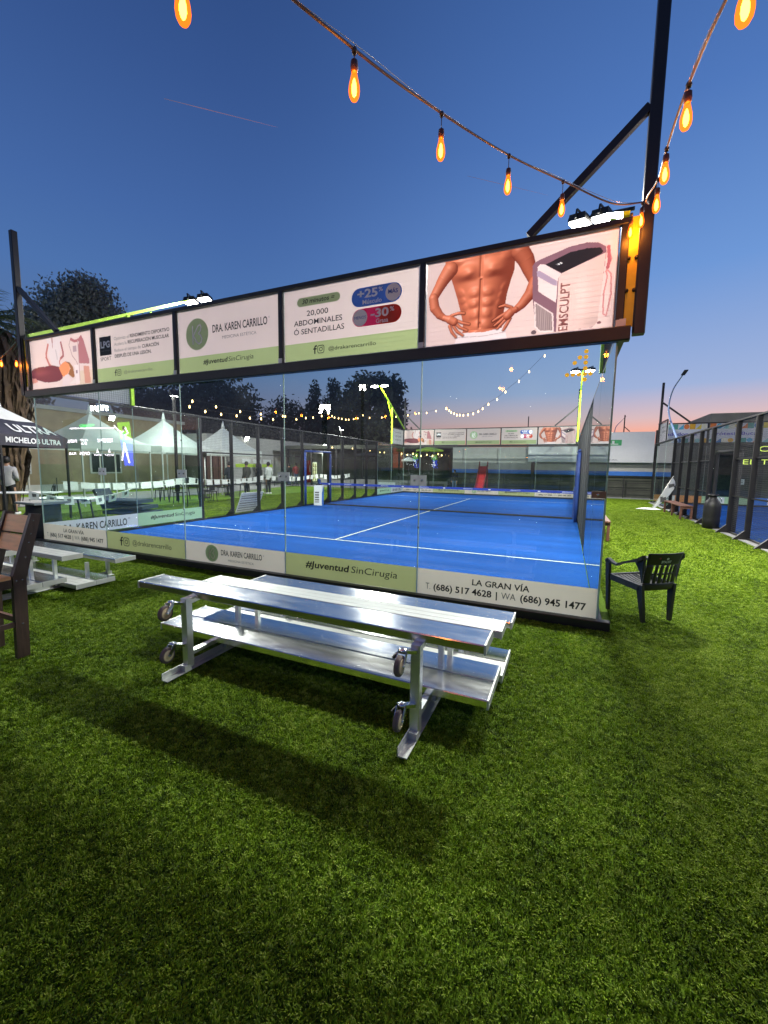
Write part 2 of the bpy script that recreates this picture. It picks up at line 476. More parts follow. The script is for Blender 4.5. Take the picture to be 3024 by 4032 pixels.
def social(mb, u, v, h, fn, material):
    """the two round-cornered network marks: an f and a camera outline"""
    w = h * 0.55
    stroke(mb, [(u + w * 0.95, v + h * 0.95), (u + w * 0.6, v + h * 0.92), (u + w * 0.45, v + h * 0.75), (u + w * 0.45, v)], h * 0.19, fn, material)
    stroke(mb, [(u + w * 0.05, v + h * 0.58), (u + w * 0.9, v + h * 0.58)], h * 0.16, fn, material)
    a = u + w * 1.25; s = h * 0.95; c = s * 0.24; t = h * 0.09
    P = []
    for (cx, cz, s0) in ((a + s - c, v + c, -90), (a + s - c, v + s - c, 0), (a + c, v + s - c, 90), (a + c, v + c, 180)):
        for k in range(5):
            q = math.radians(s0 + 90 * k / 4); P.append((cx + math.cos(q) * c, cz + math.sin(q) * c))
    stroke(mb, P + [P[0]], t, fn, material)
    R = [(a + s / 2 + x, v + s / 2 + y) for x, y in ring(s * 0.24, 16)]
    stroke(mb, R + [R[0]], t, fn, material)
    disc(mb, a + s * 0.77, v + s * 0.77, s * 0.055, s * 0.055, fn, material, 8)
def kb_mark(mb, cu, cv, r, fn, disc_m, line_m, fn2):
    disc(mb, cu, cv, r, r, fn, disc_m, 36)
    stroke(mb, [(cu - r * .38, cv + r * .55), (cu - r * .38, cv - r * .6)], r * .10, fn2, line_m)
    B = [(-.36, -.1), (-.1, .25), (.12, .52), (.3, .58), (.38, .42), (.3, .2), (.12, .04), (.3, -.08), (.42, -.3), (.36, -.52), (.15, -.62), (-.08, -.45), (-.22, -.2), (-.34, -.08)]
    stroke(mb, [(cu + x * r, cv + y * r) for x, y in B], r * .10, fn2, line_m)

# ================================================================== GROUND
gm = bpy.data.materials.new('artificial_turf_base'); gm.use_nodes = True
nt = gm.node_tree; b = nt.nodes['Principled BSDF']; b.inputs['Roughness'].default_value = 0.8; b.inputs['Specular IOR Level'].default_value = 0.2
tc = nt.nodes.new('ShaderNodeTexCoord'); n1 = nt.nodes.new('ShaderNodeTexNoise'); n1.inputs['Scale'].default_value = 40; n1.inputs['Detail'].default_value = 8
n0 = nt.nodes.new('ShaderNodeTexNoise'); n0.inputs['Scale'].default_value = 0.9; n0.inputs['Detail'].default_value = 3
nt.links.new(tc.outputs['Object'], n1.inputs['Vector'])
mp = nt.nodes.new('ShaderNodeMapping'); mp.inputs['Scale'].default_value = (2.6, 0.7, 1); nt.links.new(tc.outputs['Object'], mp.inputs[0]); nt.links.new(mp.outputs[0], n0.inputs['Vector'])
addn = nt.nodes.new('ShaderNodeMath'); addn.operation = 'ADD'; nt.links.new(n1.outputs['Fac'], addn.inputs[0]); nt.links.new(n0.outputs['Fac'], addn.inputs[1])
cr = nt.nodes.new('ShaderNodeValToRGB'); cr.color_ramp.elements[0].position = 0.75; cr.color_ramp.elements[1].position = 1.3
cr.color_ramp.elements[0].color = (0.045, 0.098, 0.003, 1); cr.color_ramp.elements[1].color = (0.15, 0.27, 0.010, 1)
nt.links.new(addn.outputs[0], cr.inputs[0]); nt.links.new(cr.outputs[0], b.inputs['Base Color'])
bp = nt.nodes.new('ShaderNodeBump'); bp.inputs['Strength'].default_value = 0.9; bp.inputs['Distance'].default_value = 0.02
nt.links.new(n1.outputs['Fac'], bp.inputs['Height']); nt.links.new(bp.outputs[0], b.inputs['Normal'])
mb = MB(); mb.add([(-300, -200, -0.026), (300, -200, -0.026), (300, 600, -0.026), (-300, 600, -0.026)], [(0, 1, 2, 3)], gm)
struct(mb, 'ground')

# ------------ blades of the artificial turf
def blade_material():
    m = bpy.data.materials.new('turf_yarn'); m.use_nodes = True
    nt = m.node_tree; b = nt.nodes['Principled BSDF']; out = nt.nodes['Material Output']
    at = nt.nodes.new('ShaderNodeAttribute'); at.attribute_name = 'tone'
    cr = nt.nodes.new('ShaderNodeValToRGB')
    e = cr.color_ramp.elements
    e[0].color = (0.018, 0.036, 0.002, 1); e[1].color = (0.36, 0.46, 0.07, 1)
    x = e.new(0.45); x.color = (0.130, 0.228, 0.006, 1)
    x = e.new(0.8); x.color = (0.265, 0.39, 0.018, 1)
    geo = nt.nodes.new('ShaderNodeNewGeometry')
    n0 = nt.nodes.new('ShaderNodeTexNoise'); n0.inputs['Scale'].default_value = 1.1; n0.inputs['Detail'].default_value = 3
    mp = nt.nodes.new('ShaderNodeMapping'); mp.inputs['Scale'].default_value = (2.2, 0.8, 1)
    nt.links.new(geo.outputs['Position'], mp.inputs[0]); nt.links.new(mp.outputs[0], n0.inputs['Vector'])
    mr = nt.nodes.new('ShaderNodeMapRange'); mr.inputs['From Min'].default_value = .35; mr.inputs['From Max'].default_value = .65
    mr.inputs['To Min'].default_value = -.10; mr.inputs['To Max'].default_value = .10
    nt.links.new(n0.outputs['Fac'], mr.inputs['Value'])
    ad = nt.nodes.new('ShaderNodeMath'); ad.operation = 'ADD'
    nt.links.new(at.outputs['Fac'], ad.inputs[0]); nt.links.new(mr.outputs[0], ad.inputs[1])
    nt.links.new(ad.outputs[0], cr.inputs[0]); nt.links.new(cr.outputs[0], b.inputs['Base Color'])
    b.inputs['Roughness'].default_value = 0.5; b.inputs['Specular IOR Level'].default_value = 0.2
    t = nt.nodes.new('ShaderNodeBsdfTranslucent'); nt.links.new(cr.outputs[0], t.inputs[0])
    mxs = nt.nodes.new('ShaderNodeMixShader'); mxs.inputs[0].default_value = 0.28
    nt.links.new(b.outputs[0], mxs.inputs[1]); nt.links.new(t.outputs[0], mxs.inputs[2]); nt.links.new(mxs.outputs[0], out.inputs[0])
    return m
turf_m = blade_material()

def turf_tile(name, n, width, hgt, tile, cells, label):
    """tile of curled blades repeated over the square cells by its own geometry nodes"""
    px = rng.uniform(0, tile, n); py = rng.uniform(0, tile, n)
    # yarn tufts: neighbouring blades lean together
    gx = (px * 30).astype(int); gy = (py * 30).astype(int)
    hsh = np.sin(gx * 12.9898 + gy * 78.233) * 43758.5453; hsh -= np.floor(hsh)
    hs2 = np.sin(gx * 39.346 + gy * 11.135) * 24634.6345; hs2 -= np.floor(hs2)
    ang = hsh * 2 * np.pi + rng.normal(0, 0.9, n)
    ln = hgt * rng.uniform(0.65, 1.15, n) * (0.75 + 0.4 * hs2)
    lean = rng.uniform(0.1, 0.8, n)
    w = width * rng.uniform(0.7, 1.3, n)
    tw = ang + np.pi / 2 + rng.normal(0, 0.5, n)
    dx, dy = np.cos(ang), np.sin(ang); wx, wy = np.cos(tw), np.sin(tw)
    seg = [(0.0, 0.0, 1.0), (0.30, 0.72, 1.0), (1.0, 0.98, 0.55)]
    V = np.zeros((n, 6, 3))
    for k, (l, z, ww) in enumerate(seg):
        cx = px + dx * l * lean * ln; cyy = py + dy * l * lean * ln; cz = z * ln * np.sqrt(1 - (lean * 0.75) ** 2) - 0.025
        if k == 2: cz = cz - lean * ln * 0.18
        V[:, 2 * k, 0] = cx - wx * w * ww / 2; V[:, 2 * k, 1] = cyy - wy * w * ww / 2; V[:, 2 * k, 2] = cz
        V[:, 2 * k + 1, 0] = cx + wx * w * ww / 2; V[:, 2 * k + 1, 1] = cyy + wy * w * ww / 2; V[:, 2 * k + 1, 2] = cz
    V[:, :, 0] -= tile / 2; V[:, :, 1] -= tile / 2
    base = (np.arange(n) * 6)[:, None]
    F = np.concatenate([base + np.array([[0, 1, 3, 2]]), base + np.array([[2, 3, 5, 4]])], axis=1).reshape(-1, 4)
    me = bpy.data.meshes.new(name)
    me.vertices.add(n * 6); me.vertices.foreach_set('co', V.reshape(-1))
    me.loops.add(F.size); me.loops.foreach_set('vertex_index', F.reshape(-1).astype(np.int32))
    me.polygons.add(len(F)); me.polygons.foreach_set('loop_start', (np.arange(len(F)) * 4).astype(np.int32)); me.polygons.foreach_set('loop_total', np.full(len(F), 4, np.int32))
    me.update(calc_edges=True)
    at = me.attributes.new('tone', 'FLOAT', 'POINT')
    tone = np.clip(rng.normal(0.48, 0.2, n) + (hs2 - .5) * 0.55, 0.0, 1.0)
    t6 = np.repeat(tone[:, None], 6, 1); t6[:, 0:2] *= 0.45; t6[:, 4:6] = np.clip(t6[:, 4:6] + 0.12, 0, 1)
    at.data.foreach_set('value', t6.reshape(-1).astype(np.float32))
    me.materials.append(turf_m)
    o = bpy.data.objects.new(name, me); COL.objects.link(o)
    tag(o, label=label, cat='grass', kind='stuff')
    # nodes
    ng = bpy.data.node_groups.new(name + '_spread', 'GeometryNodeTree')
    ng.interface.new_socket('Geometry', in_out='INPUT', socket_type='NodeSocketGeometry')
    ng.interface.new_socket('Geometry', in_out='OUTPUT', socket_type='NodeSocketGeometry')
    gi = ng.nodes.new('NodeGroupInput'); go = ng.nodes.new('NodeGroupOutput')
    jn = ng.nodes.new('GeometryNodeJoinGeometry')
    for (x0, y0, nx, ny) in cells:
        g = ng.nodes.new('GeometryNodeMeshGrid')
        g.inputs['Size X'].default_value = max((nx - 1) * tile, 1e-4); g.inputs['Size Y'].default_value = max((ny - 1) * tile, 1e-4)
        g.inputs['Vertices X'].default_value = max(nx, 2); g.inputs['Vertices Y'].default_value = max(ny, 2)
        tr = ng.nodes.new('GeometryNodeTransform')
        tr.inputs['Translation'].default_value = (x0 + nx * tile / 2, y0 + ny * tile / 2, 0)
        ng.links.new(g.outputs['Mesh'], tr.inputs['Geometry']); ng.links.new(tr.outputs[0], jn.inputs[0])
    iop = ng.nodes.new('GeometryNodeInstanceOnPoints')
    ng.links.new(jn.outputs[0], iop.inputs['Points']); ng.links.new(gi.outputs[0], iop.inputs['Instance'])
    rv = ng.nodes.new('FunctionNodeRandomValue'); rv.data_type = 'INT'
    rv.inputs['Min'].default_value = 0; rv.inputs['Max'].default_value = 3
    mu = ng.nodes.new('ShaderNodeMath'); mu.operation = 'MULTIPLY'; mu.inputs[1].default_value = math.pi / 2
    ng.links.new([s for s in rv.outputs if s.type == 'INT'][0], mu.inputs[0])
    cx = ng.nodes.new('ShaderNodeCombineXYZ'); ng.links.new(mu.outputs[0], cx.inputs['Z'])
    ng.links.new(cx.outputs[0], iop.inputs['Rotation'])
    ng.links.new(iop.outputs[0], go.inputs[0])
    md = o.modifiers.new('spread', 'NODES'); md.node_group = ng
    return o
for s in bpy.data.node_groups: pass
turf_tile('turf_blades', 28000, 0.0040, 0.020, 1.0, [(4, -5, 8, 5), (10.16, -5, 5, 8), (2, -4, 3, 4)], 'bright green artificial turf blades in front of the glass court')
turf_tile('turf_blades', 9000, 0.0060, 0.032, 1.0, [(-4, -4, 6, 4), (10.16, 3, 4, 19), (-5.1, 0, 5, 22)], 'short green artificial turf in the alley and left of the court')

# ================================================================== COURT SURFACES
mb = MB(); mb.box((0.0, 0.0, -0.02), (10.0, 20.0, 0.004), court_blue); struct(mb, 'court_surface')
mb = MB(); mb.box((13.79, 0.0, -0.02), (23.7, 20.0, 0.004), court_blue); struct(mb, 'court_surface')
for (x0, y0, x1, y1) in ((0.0, 3.025, 10.0, 3.075), (0.0, 16.925, 10.0, 16.975), (4.975, 3.075, 5.025, 16.925),
                         (13.79, 3.025, 23.7, 3.075), (13.79, 16.925, 23.7, 16.975), (18.73, 3.075, 18.78, 16.925)):
    mb = MB(); mb.add([(x0, y0, 0.008), (x1, y0, 0.008), (x1, y1, 0.008), (x0, y1, 0.008)], [(0, 1, 2, 3)], line_white); struct(mb, 'court_line')
mb = MB()
for (x0, x1) in ((-0.22, -0.06), (13.5, 13.66)):
    mb = MB(); mb.box((x0, 0, -0.02), (x1, 20, 0.01), concrete); struct(mb, 'kerb')
mb = MB(); mb.box((10.06, 4.2, -0.02), (10.16, 20, 0.01), concrete); struct(mb, 'kerb')
# paved strip left of the turf and in front of the far wall
mb = MB(); mb.add([(-13, -30, -0.004), (-8.4, -30, -0.004), (-8.4, 12.0, -0.004), (-10.8, 24.0, -0.004), (-10.8, 60, -0.004), (-13, 60, -0.004)], [(0, 1, 2, 3, 4, 5)], concrete); struct(mb, 'pavement')
mb = MB(); mb.box((-10.7, 22.6, -0.02), (30, 60, 0.0), concrete); struct(mb, 'pavement')

# ================================================================== COURT CAGE
SIDE_POSTS = [4.0, 5.22, 6.45, 7.75, 9.0, 11.0, 12.25, 13.5, 14.75, 16.0]
def fW(y):        # frame of a wall facing -y
    return lambda u, v: (u, y, v)

def sticker_mesh(kind, u0, u1, fn, fn2):
    """vinyl strip on the foot of a pane, u runs left to right as it is read"""
    m = MB(); b = {'lgv': v_beige, 'at': v_olive, 'dra': v_beige, 'hash': v_olive, 'wdra': v_white, 'mhash': v_mint, 'plain': v_white}[kind]
    m.flat([(u0, .08), (u1, .08), (u1, .398), (u0, .398)], fn, b)
    c = lambda t: u0 + (u1 - u0) * t
    if kind == 'lgv':
        text(m, 'LA GRAN VÍA', c(.34), c(.662), .268, .068, fn2, p_black, 0.012, 0.05)
        text(m, 'T.', c(.055), c(.085), .148, .078, fn2, p_grey)
        text(m, '(686) 517 4628', c(.105), c(.455), .148, .075, fn2, p_black, 0.016)
        text(m, '|', c(.480), c(.487), .148, .075, fn2, p_black)
        text(m, 'WA', c(.51), c(.59), .150, .075, fn2, p_grey)
        text(m, '(686) 945 1477', c(.615), c(.95), .152, .075, fn2, p_black, 0.016)
    elif kind == 'at':
        social(m, c(.18), .165, .15, fn2, p_black)
        text(m, '@drakarencarrillo', c(.35), c(.84), .20, .085, fn2, p_black)
    elif kind == 'dra':
        kb_mark(m, c(.288), .237, .135, fn2, p_sage, v_beige, lambda u, v: tuple(np.array(fn2(u, v)) * 2 - np.array(fn(u, v))))
        text(m, 'DRA. KAREN CARRILLO', c(.385), c(.79), .225, .085, fn2, p_black, 0.012)
        text(m, '®', c(.797), c(.81), .285, .02, fn2, p_grey)
        text(m, 'MEDICINA ESTÉTICA', c(.456), c(.71), .137, .034, fn2, p_grey)
    elif kind in ('hash', 'mhash'):
        text(m, '#Juventud', c(.17), c(.515), .222, .09, fn2, p_black, 0.016, 0.16)
        text(m, 'SinCirugia', c(.535), c(.87), .222, .09, fn2, p_black, 0.0, 0.16)
    elif kind == 'wdra':
        text(m, 'DRA. KAREN CARRILLO', c(.12), c(.86), .15, .16, fn2, p_black, 0.012)
        text(m, '®', c(.875), c(.9), .29, .035, fn2, p_grey)
    return m

def cage(x0, full=True):
    C = thing('court_enclosure', 'black steel and glass enclosure of the padel court standing in front' if full else 'black steel and glass enclosure of the second court beyond the turf alley', 'court cage', (x0, 0, 0))
    X = x0
    P = lambda m, n: m.build(n, C, (X, 0, 0))
    x1 = X + 10
    # base rails
    P(MB().cbox((X - .12, -.10, -.02), (x1 + .12, .0, .078), steel), 'base_rail')
    P(MB().cbox((X - .06, .0, -.02), (X - .012, 20.0, .05), steel), 'base_rail')
    P(MB().cbox((x1 + .012, .0, -.02), (x1 + .06, 20.0, .05), steel), 'base_rail')
    P(MB().cbox((X - .12, 20.012, -.02), (x1 + .12, 20.1, .078), steel), 'base_rail')
    kinds = ['lgv', 'at', 'dra', 'hash', 'lgv']
    for yw, sgn in ((0.0, -1), (20.0, 1)):
        ya, yb = (yw - .012, yw) if sgn < 0 else (yw, yw + .012)
        # lower and upper beams round the banners, uprights between them
        P(MB().cbox((X - .1, min(yw, yw + sgn * .10), 2.868), (x1 + .1, max(yw, yw + sgn * .10), 3.0), steel, .01), 'beam')
        P(MB().cbox((X - .05, min(yw + sgn * .01, yw + sgn * .07), 3.93), (x1 + .05, max(yw + sgn * .01, yw + sgn * .07), 3.985), steel), 'beam')
        for i in range(6):
            xx = X + 2 * i
            P(MB().cbox((xx - .035, min(yw + sgn * .01, yw + sgn * .068), 3.0), (xx + .035, max(yw + sgn * .01, yw + sgn * .068), 3.93), steel), 'upright')
            if full and sgn < 0 and 0 < i:
                P(MB().box((xx - .03, -.079, 3.005), (xx + .03, -.070, 3.065), alu_pale), 'bracket_plate')
        # welded mesh behind banners
        w = MB()
        for k in range(1, 200):
            xx = X + k * .05
            w.bar((xx, yw, 3.0), (xx, yw, 3.93), .0015, .0015, wire)
        for k in range(1, 19):
            w.bar((X, yw + .003, 3.0 + k * .05), (x1, yw + .003, 3.0 + k * .05), .0015, .0015, wire)
        tag(P(w, 'welded_mesh'), kind='stuff')
        for i in range(5):
            g = MB(); a = X + 2 * i + .004; b2 = X + 2 * i + 1.996
            g.box((a, ya, .05), (b2, yb, 2.868), glass)
            # polished pane edges
            pane = P(g, 'glass_pane')
            for xx in (a, b2):
                MB().box((xx - .002, ya, .05), (xx + .002, yb, 2.868), gedge).build('pane_edge', pane, (X, 0, 0))
            if full:
                if sgn < 0:
                    s = sticker_mesh(kinds[i], a + .003, b2 - .003, fW(-.0135), fW(-.0148))
                else:
                    s = sticker_mesh(kinds[i], a + .003, b2 - .003, fW(19.998), fW(19.9965))
                s.build('vinyl_strip', pane, (X, 0, 0))
            elif sgn > 0:
                cols = [mat('vinyl_orange', (.65, .25, .06), .5), v_mint, blue_paint, mat('vinyl_navy', (.03, .03, .3), .5), mat('vinyl_orange', (.65, .25, .06), .5)]
                s = MB(); s.flat([(a, .08), (b2, .08), (b2, .42), (a, .42)], fW(19.998), cols[i])
                s.flat([(a + .5, .1), (a + .9, .1), (a + .9, .4), (a + .5, .4)], fW(19.9965), v_white)
                s.build('vinyl_strip', pane, (X, 0, 0))
        # clamps that tie neighbouring panes
        if full and sgn < 0:
            for xx in (X + 2, X + 4, X + 6, X + 8):
                for zz in (1.45,):
                    for zz in (.9, 2.0):
                        P(MB().lathe([(.006, 0), (.014, .001), (.014, .006), (.006, .009)], (xx, -.012 - .009, zz), chrome, 10, 'y'), 'joint_bolt')
    # sides
    for xs, sg in ((X, -1), (x1, 1)):
        xa, xb = (xs - .012, xs) if sg < 0 else (xs, xs + .012)
        for (y0, y1, kd) in ((0.012, 1.996, 'wdra'), (2.004, 3.95, 'mhash'), (16.05, 17.996, 'mhash'), (18.004, 19.988, 'wdra')):
            pane = P(MB().box((xa, y0, .05), (xb, y1, 2.95), glass_side), 'glass_pane')
            for yy in (y0, y1):
                MB().box((xa - .0005, yy - .002, .05), (xb + .0005, yy + .002, 2.95), gedge).build('pane_edge', pane, (X, 0, 0))
            if full and sg < 0:
                s = sticker_mesh(kd, y0, y1, lambda u, v: (X + .0015, u, v), lambda u, v: (X + .003, u, v))
                s.build('vinyl_strip', pane, (X, 0, 0))
        P(MB().cbox((min(xs + sg * .002, xs + sg * .09), 0.0, 2.952), (max(xs + sg * .002, xs + sg * .09), 20.0, 3.0), steel, .005), 'beam')
        for yy in (4.2, ):
            pass
        for za, zb in ((1.0, 1.97), ):
            pass
        for j, yy in enumerate(SIDE_POSTS):
            dy = .05 if j else .08
            P(MB().cbox((min(xs + sg * .002, xs + sg * .12), yy - dy / 2, -.02), (max(xs + sg * .002, xs + sg * .12), yy + dy / 2, 2.952), steel, .005), 'post')
            P(MB().prism([(0.12, -.02), (0.34, -.02), (0.34, .0), (0.12, .22)], lambda u, v, t, xs=xs, sg=sg, yy=yy: (xs + sg * u, yy + t, v), -.03, .03, steel), 'foot_gusset')
        for a, b2 in zip(SIDE_POSTS[:-1], SIDE_POSTS[1:]):
            if abs(a - 9.0) < .01: continue
            for zz in (1.0, 1.97):
                P(MB().box((min(xs + sg * .03, xs + sg * .07), a + .03, zz - .018), (max(xs + sg * .03, xs + sg * .07), b2 - .03, zz + .018), steel), 'rail')
        w = MB(); yy = 4.05
        while yy < 15.96:
            lo = 2.2 if 9.0 < yy < 11.0 else .05
            w.bar((xs + sg * .012, yy, lo), (xs + sg * .012, yy, 2.95), .0035, .0035, wire); yy += .05
        zz = .1
        while zz < 2.95:
            for (a, b2) in (((4.04, 8.97), (11.03, 15.97)) if zz < 2.2 else ((4.04, 15.97),)):
                w.bar((xs + sg * .016, a, zz), (xs + sg * .016, b2, zz), .0035, .0035, wire)
            zz += .05
        tag(P(w, 'welded_mesh'), kind='stuff')
        # raised banners frame at each end of the sides
        for (ya, yb) in ((.07, 2.0), (18.0, 19.93)):
            f = MB()
            f.bar((xs + sg * .035, ya, 3.0), (xs + sg * .035, ya, 3.96), .05, .05, steel)
            f.bar((xs + sg * .035, yb, 3.0), (xs + sg * .035, yb, 3.96), .05, .05, steel)
            f.bar((xs + sg * .035, ya, 3.96), (xs + sg * .035, yb, 3.96), .05, .05, steel)
            P(f, 'banner_frame')
            w = MB(); yy = ya + .05
            while yy < yb:
                w.bar((xs, yy, 3.0), (xs, yy, 3.94), .003, .003, wire); yy += .05
            for k in range(1, 19):
                w.bar((xs + .003, ya, 3.0 + k * .05), (xs + .003, yb, 3.0 + k * .05), .003, .003, wire)
            tag(P(w, 'welded_mesh'), kind='stuff')
        # door padding round the gate
        pm = pad_blue if full and sg < 0 else pad_black
        if full and sg > 0: pm = pad_blue
        for yy in (9.05, 10.95):
            P(MB().tube([(xs - sg * .06, yy, .03), (xs - sg * .06, yy, .7), (xs - sg * .062, yy, 1.4), (xs - sg * .06, yy, 2.15)], [.05, .054, .05, .046], pm, 10), 'door_pad')
        P(MB().tube([(xs - sg * .06, 9.05, 2.2), (xs - sg * .06, 10.95, 2.22)], .042, pm, 10), 'door_pad')
    return C
CAGE = cage(0.0, True)
CAGE2 = cage(13.73, False)

# corner trim with the yellow strips on the near wall
def corner_trim(xc, sg, label, m):
    t = thing('corner_trim', label, 'post', (xc, -.04, 3.0))
    s = (xc, -.04, 3.0)
    MB().box((min(xc + sg * .036, xc + sg * .115), -.045, 3.0), (max(xc + sg * .036, xc + sg * .115), -.035, 3.99), m).build('strip', t, s)
    MB().cbox((min(xc + sg * .116, xc + sg * .16), -.07, 2.95), (max(xc + sg * .116, xc + sg * .16), -.01, 3.995), steel).build('upright', t, s)
    for z in (3.33, 3.62):
        for d in (.04, .108):
            MB().lathe([(.02, -.058), (.02, -.048), (.012, -.046)], (xc + sg * d, 0, z), steel, 8, 'y').build('bolt', t, s)
    MB().box((min(xc + sg * .0, xc + sg * .055), -.082, 3.005), (max(xc + sg * .0, xc + sg * .055), -.071, 3.07), alu_pale).build('cover_plate', t, s)
    return t
corner_trim(10.0, 1, 'yellow strip with black bolts beside the torso banner at the near right corner', yellow)
corner_trim(0.0, -1, 'yellow strip at the far left end of the near banner row', yellow)

# ------------------------------------------------------------------ printed banners
def in_poly(X, Z, poly):
    ins = np.zeros(X.shape, bool); n = len(poly)
    for i in range(n):
        x0, z0 = poly[i]; x1, z1 = poly[(i + 1) % n]
        c = ((z0 > Z) != (z1 > Z)) & (X < (x1 - x0) * (Z - z0) / (z1 - z0 + 1e-12) + x0)
        ins ^= c
    return ins
def blob(X, Z, x, z, sx, sz, ang=0):
    c, s = math.cos(math.radians(ang)), math.sin(math.radians(ang))
    a = (X - x) * c + (Z - z) * s; b_ = -(X - x) * s + (Z - z) * c
    return np.exp(-(a / sx) ** 2 - (b_ / sz) ** 2)
def seg_d(X, Z, a, b_):
    ax, az_ = a; bx, bz = b_; dx, dz = bx - ax, bz - az_
    t = np.clip(((X - ax) * dx + (Z - az_) * dz) / (dx * dx + dz * dz + 1e-12), 0, 1)
    return np.hypot(X - ax - t * dx, Z - az_ - t * dz)
def line_m(X, Z, pts, w):
    d = np.full(X.shape, 9.0)
    for i in range(len(pts) - 1): d = np.minimum(d, seg_d(X, Z, pts[i], pts[i + 1]))
    return d < w / 2
def soft_line(X, Z, pts, w):
    d = np.full(X.shape, 9.0)
    for i in range(len(pts) - 1): d = np.minimum(d, seg_d(X, Z, pts[i], pts[i + 1]))
    return np.exp(-(d / w) ** 2)

def paint_torso(X, Z):
    Cc = np.empty(X.shape + (3,)); Cc[:] = (0.66, 0.49, 0.46)
    Cc *= (1 - 0.10 * blob(X, Z, 8.4, 3.5, .5, .5))[..., None]
    def put(mask, col): Cc[mask] = col[mask] if isinstance(col, np.ndarray) and col.ndim == 3 else col
    # trousers
    pants = in_poly(X, Z, [(8.38, 3.0), (8.41, 3.10), (8.49, 3.135), (8.713, 3.12), (8.925, 3.14), (8.96, 3.0)])
    put(pants, (0.72, 0.60, 0.60))
    put(pants & line_m(X, Z, [(8.42, 3.085), (8.713, 3.07), (8.95, 3.09)], .008), (0.5, 0.38, 0.38))
    # the torso as a relief lit from the upper left: heights, slopes, shading
    dx = X[0, 1] - X[0, 0]; dz = Z[1, 0] - Z[0, 0]
    def shade(H):
        gz, gx = np.gradient(H, dz, dx)
        n = np.stack([-gx, -gz, np.ones_like(H)], -1); n /= np.linalg.norm(n, axis=-1, keepdims=True)
        l = np.array([-.42, .50, .76]); l /= np.linalg.norm(l)
        l2 = np.array([.85, .1, .5]); l2 /= np.linalg.norm(l2)
        d = np.clip(n @ l, 0, 1); d2 = np.clip(n @ l2, 0, 1)
        hs = np.clip(n @ np.array([-.22, .28, .93]), 0, 1) ** 24
        return d, d2, hs
    def tint(d, d2, hs, k=1.0):
        q = np.clip(.04 + .98 * d ** 1.6 + .10 * d2, 0, 1.15)[..., None] * k
        c = np.array([.10, .010, .006]) * (1 - np.minimum(q, 1)) + np.array([.72, .205, .105]) * q
        return np.clip(c + hs[..., None] * np.array([.14, .12, .10]) * k, 0, 1)
    body = in_poly(X, Z, [(8.25, 3.885), (8.30, 3.85), (8.313, 3.754), (8.353, 3.642), (8.40, 3.502), (8.44, 3.363), (8.475, 3.223), (8.47, 3.128), (8.713, 3.112), (8.90, 3.137), (8.90, 3.229), (8.921, 3.363), (8.935, 3.476), (8.973, 3.621), (9.0, 3.705), (9.01, 3.93), (8.25, 3.93)])
    lo = np.where(body, X, 99).min(1); hi = np.where(body, X, -99).max(1)
    xc = np.where(hi > 0, (lo + hi) / 2, 8.66)[:, None]; hw = np.where(hi > 0, (hi - lo) / 2 + 1e-3, 1)[:, None]
    ker = np.hanning(19); ker /= ker.sum()
    sm = lambda a: np.convolve(np.pad(a[:, 0], 9, 'edge'), ker, 'valid')[:, None]
    xc = sm(xc); hw = sm(hw) + .006
    t_ = np.clip((X - xc) / hw, -1, 1)
    H = .20 * (1 - np.abs(t_) ** 2.6)
    for (x, z, sx, sz, an, am) in [
        (8.47, 3.765, .115, .075, 10, .060), (8.83, 3.775, .125, .078, -10, .060), (8.56, 3.73, .07, .05, 0, .018), (8.74, 3.73, .07, .05, 0, .018),
        (8.36, 3.87, .09, .05, 0, .03), (8.95, 3.87, .09, .05, 0, .03),
        (8.585, 3.535, .055, .045, 12, .022), (8.735, 3.53, .06, .045, -12, .022), (8.58, 3.425, .052, .044, 4, .026), (8.735, 3.42, .056, .044, -4, .026),
        (8.59, 3.31, .052, .056, 0, .024), (8.73, 3.31, .056, .056, 0, .024), (8.61, 3.20, .06, .05, 0, .014), (8.73, 3.20, .06, .05, 0, .014),
        (8.44, 3.55, .035, .05, 25, .018), (8.46, 3.47, .032, .035, 25, .016), (8.49, 3.40, .03, .035, 25, .012),
        (8.91, 3.55, .035, .05, -25, .018), (8.88, 3.47, .032, .035, -25, .016), (8.86, 3.40, .03, .035, -25, .012),
        (8.50, 3.27, .045, .08, -12, .018), (8.85, 3.27, .045, .08, 12, .018)]:
        H = H + am * np.exp(-np.maximum(0, -np.log(np.maximum(blob(X, Z, x, z, sx, sz, an), 1e-9))) ** 1.5)
    H = H - .016 * soft_line(X, Z, [(8.655, 3.93), (8.652, 3.70)], .016) - .020 * soft_line(X, Z, [(8.658, 3.66), (8.657, 3.17)], .012) - .022 * blob(X, Z, 8.658, 3.205, .012, .016)
    d, d2, hs = shade(H)
    col = tint(d, d2, hs)
    Cc[body] = col[body]
    def limb(chain, k=1.0, edge=.0):
        """capsule chain of (x, z, r)"""
        best = np.full(X.shape, -1.0)
        for (x0, z0, r0), (x1, z1, r1) in zip(chain[:-1], chain[1:]):
            ax, az_ = x0, z0; bx, bz = x1, z1; vx, vz = bx - ax, bz - az_
            u = np.clip(((X - ax) * vx + (Z - az_) * vz) / (vx * vx + vz * vz + 1e-12), 0, 1)
            dd = np.hypot(X - ax - u * vx, Z - az_ - u * vz); r = r0 + (r1 - r0) * u
            best = np.maximum(best, (1 - (dd / r) ** 2) * r * r)
        mask = best > 0
        Hh = np.sqrt(np.maximum(best, 1e-7))
        c = tint(*shade(Hh * .9), k)
        Cc[mask] = c[mask]
        return mask
    # cast shade of the arms on the flanks is left to the limbs' own edges
    limb([(9.05, 3.88, .090), (9.11, 3.79, .082), (9.15, 3.69, .070), (9.21, 3.56, .056)], .58)
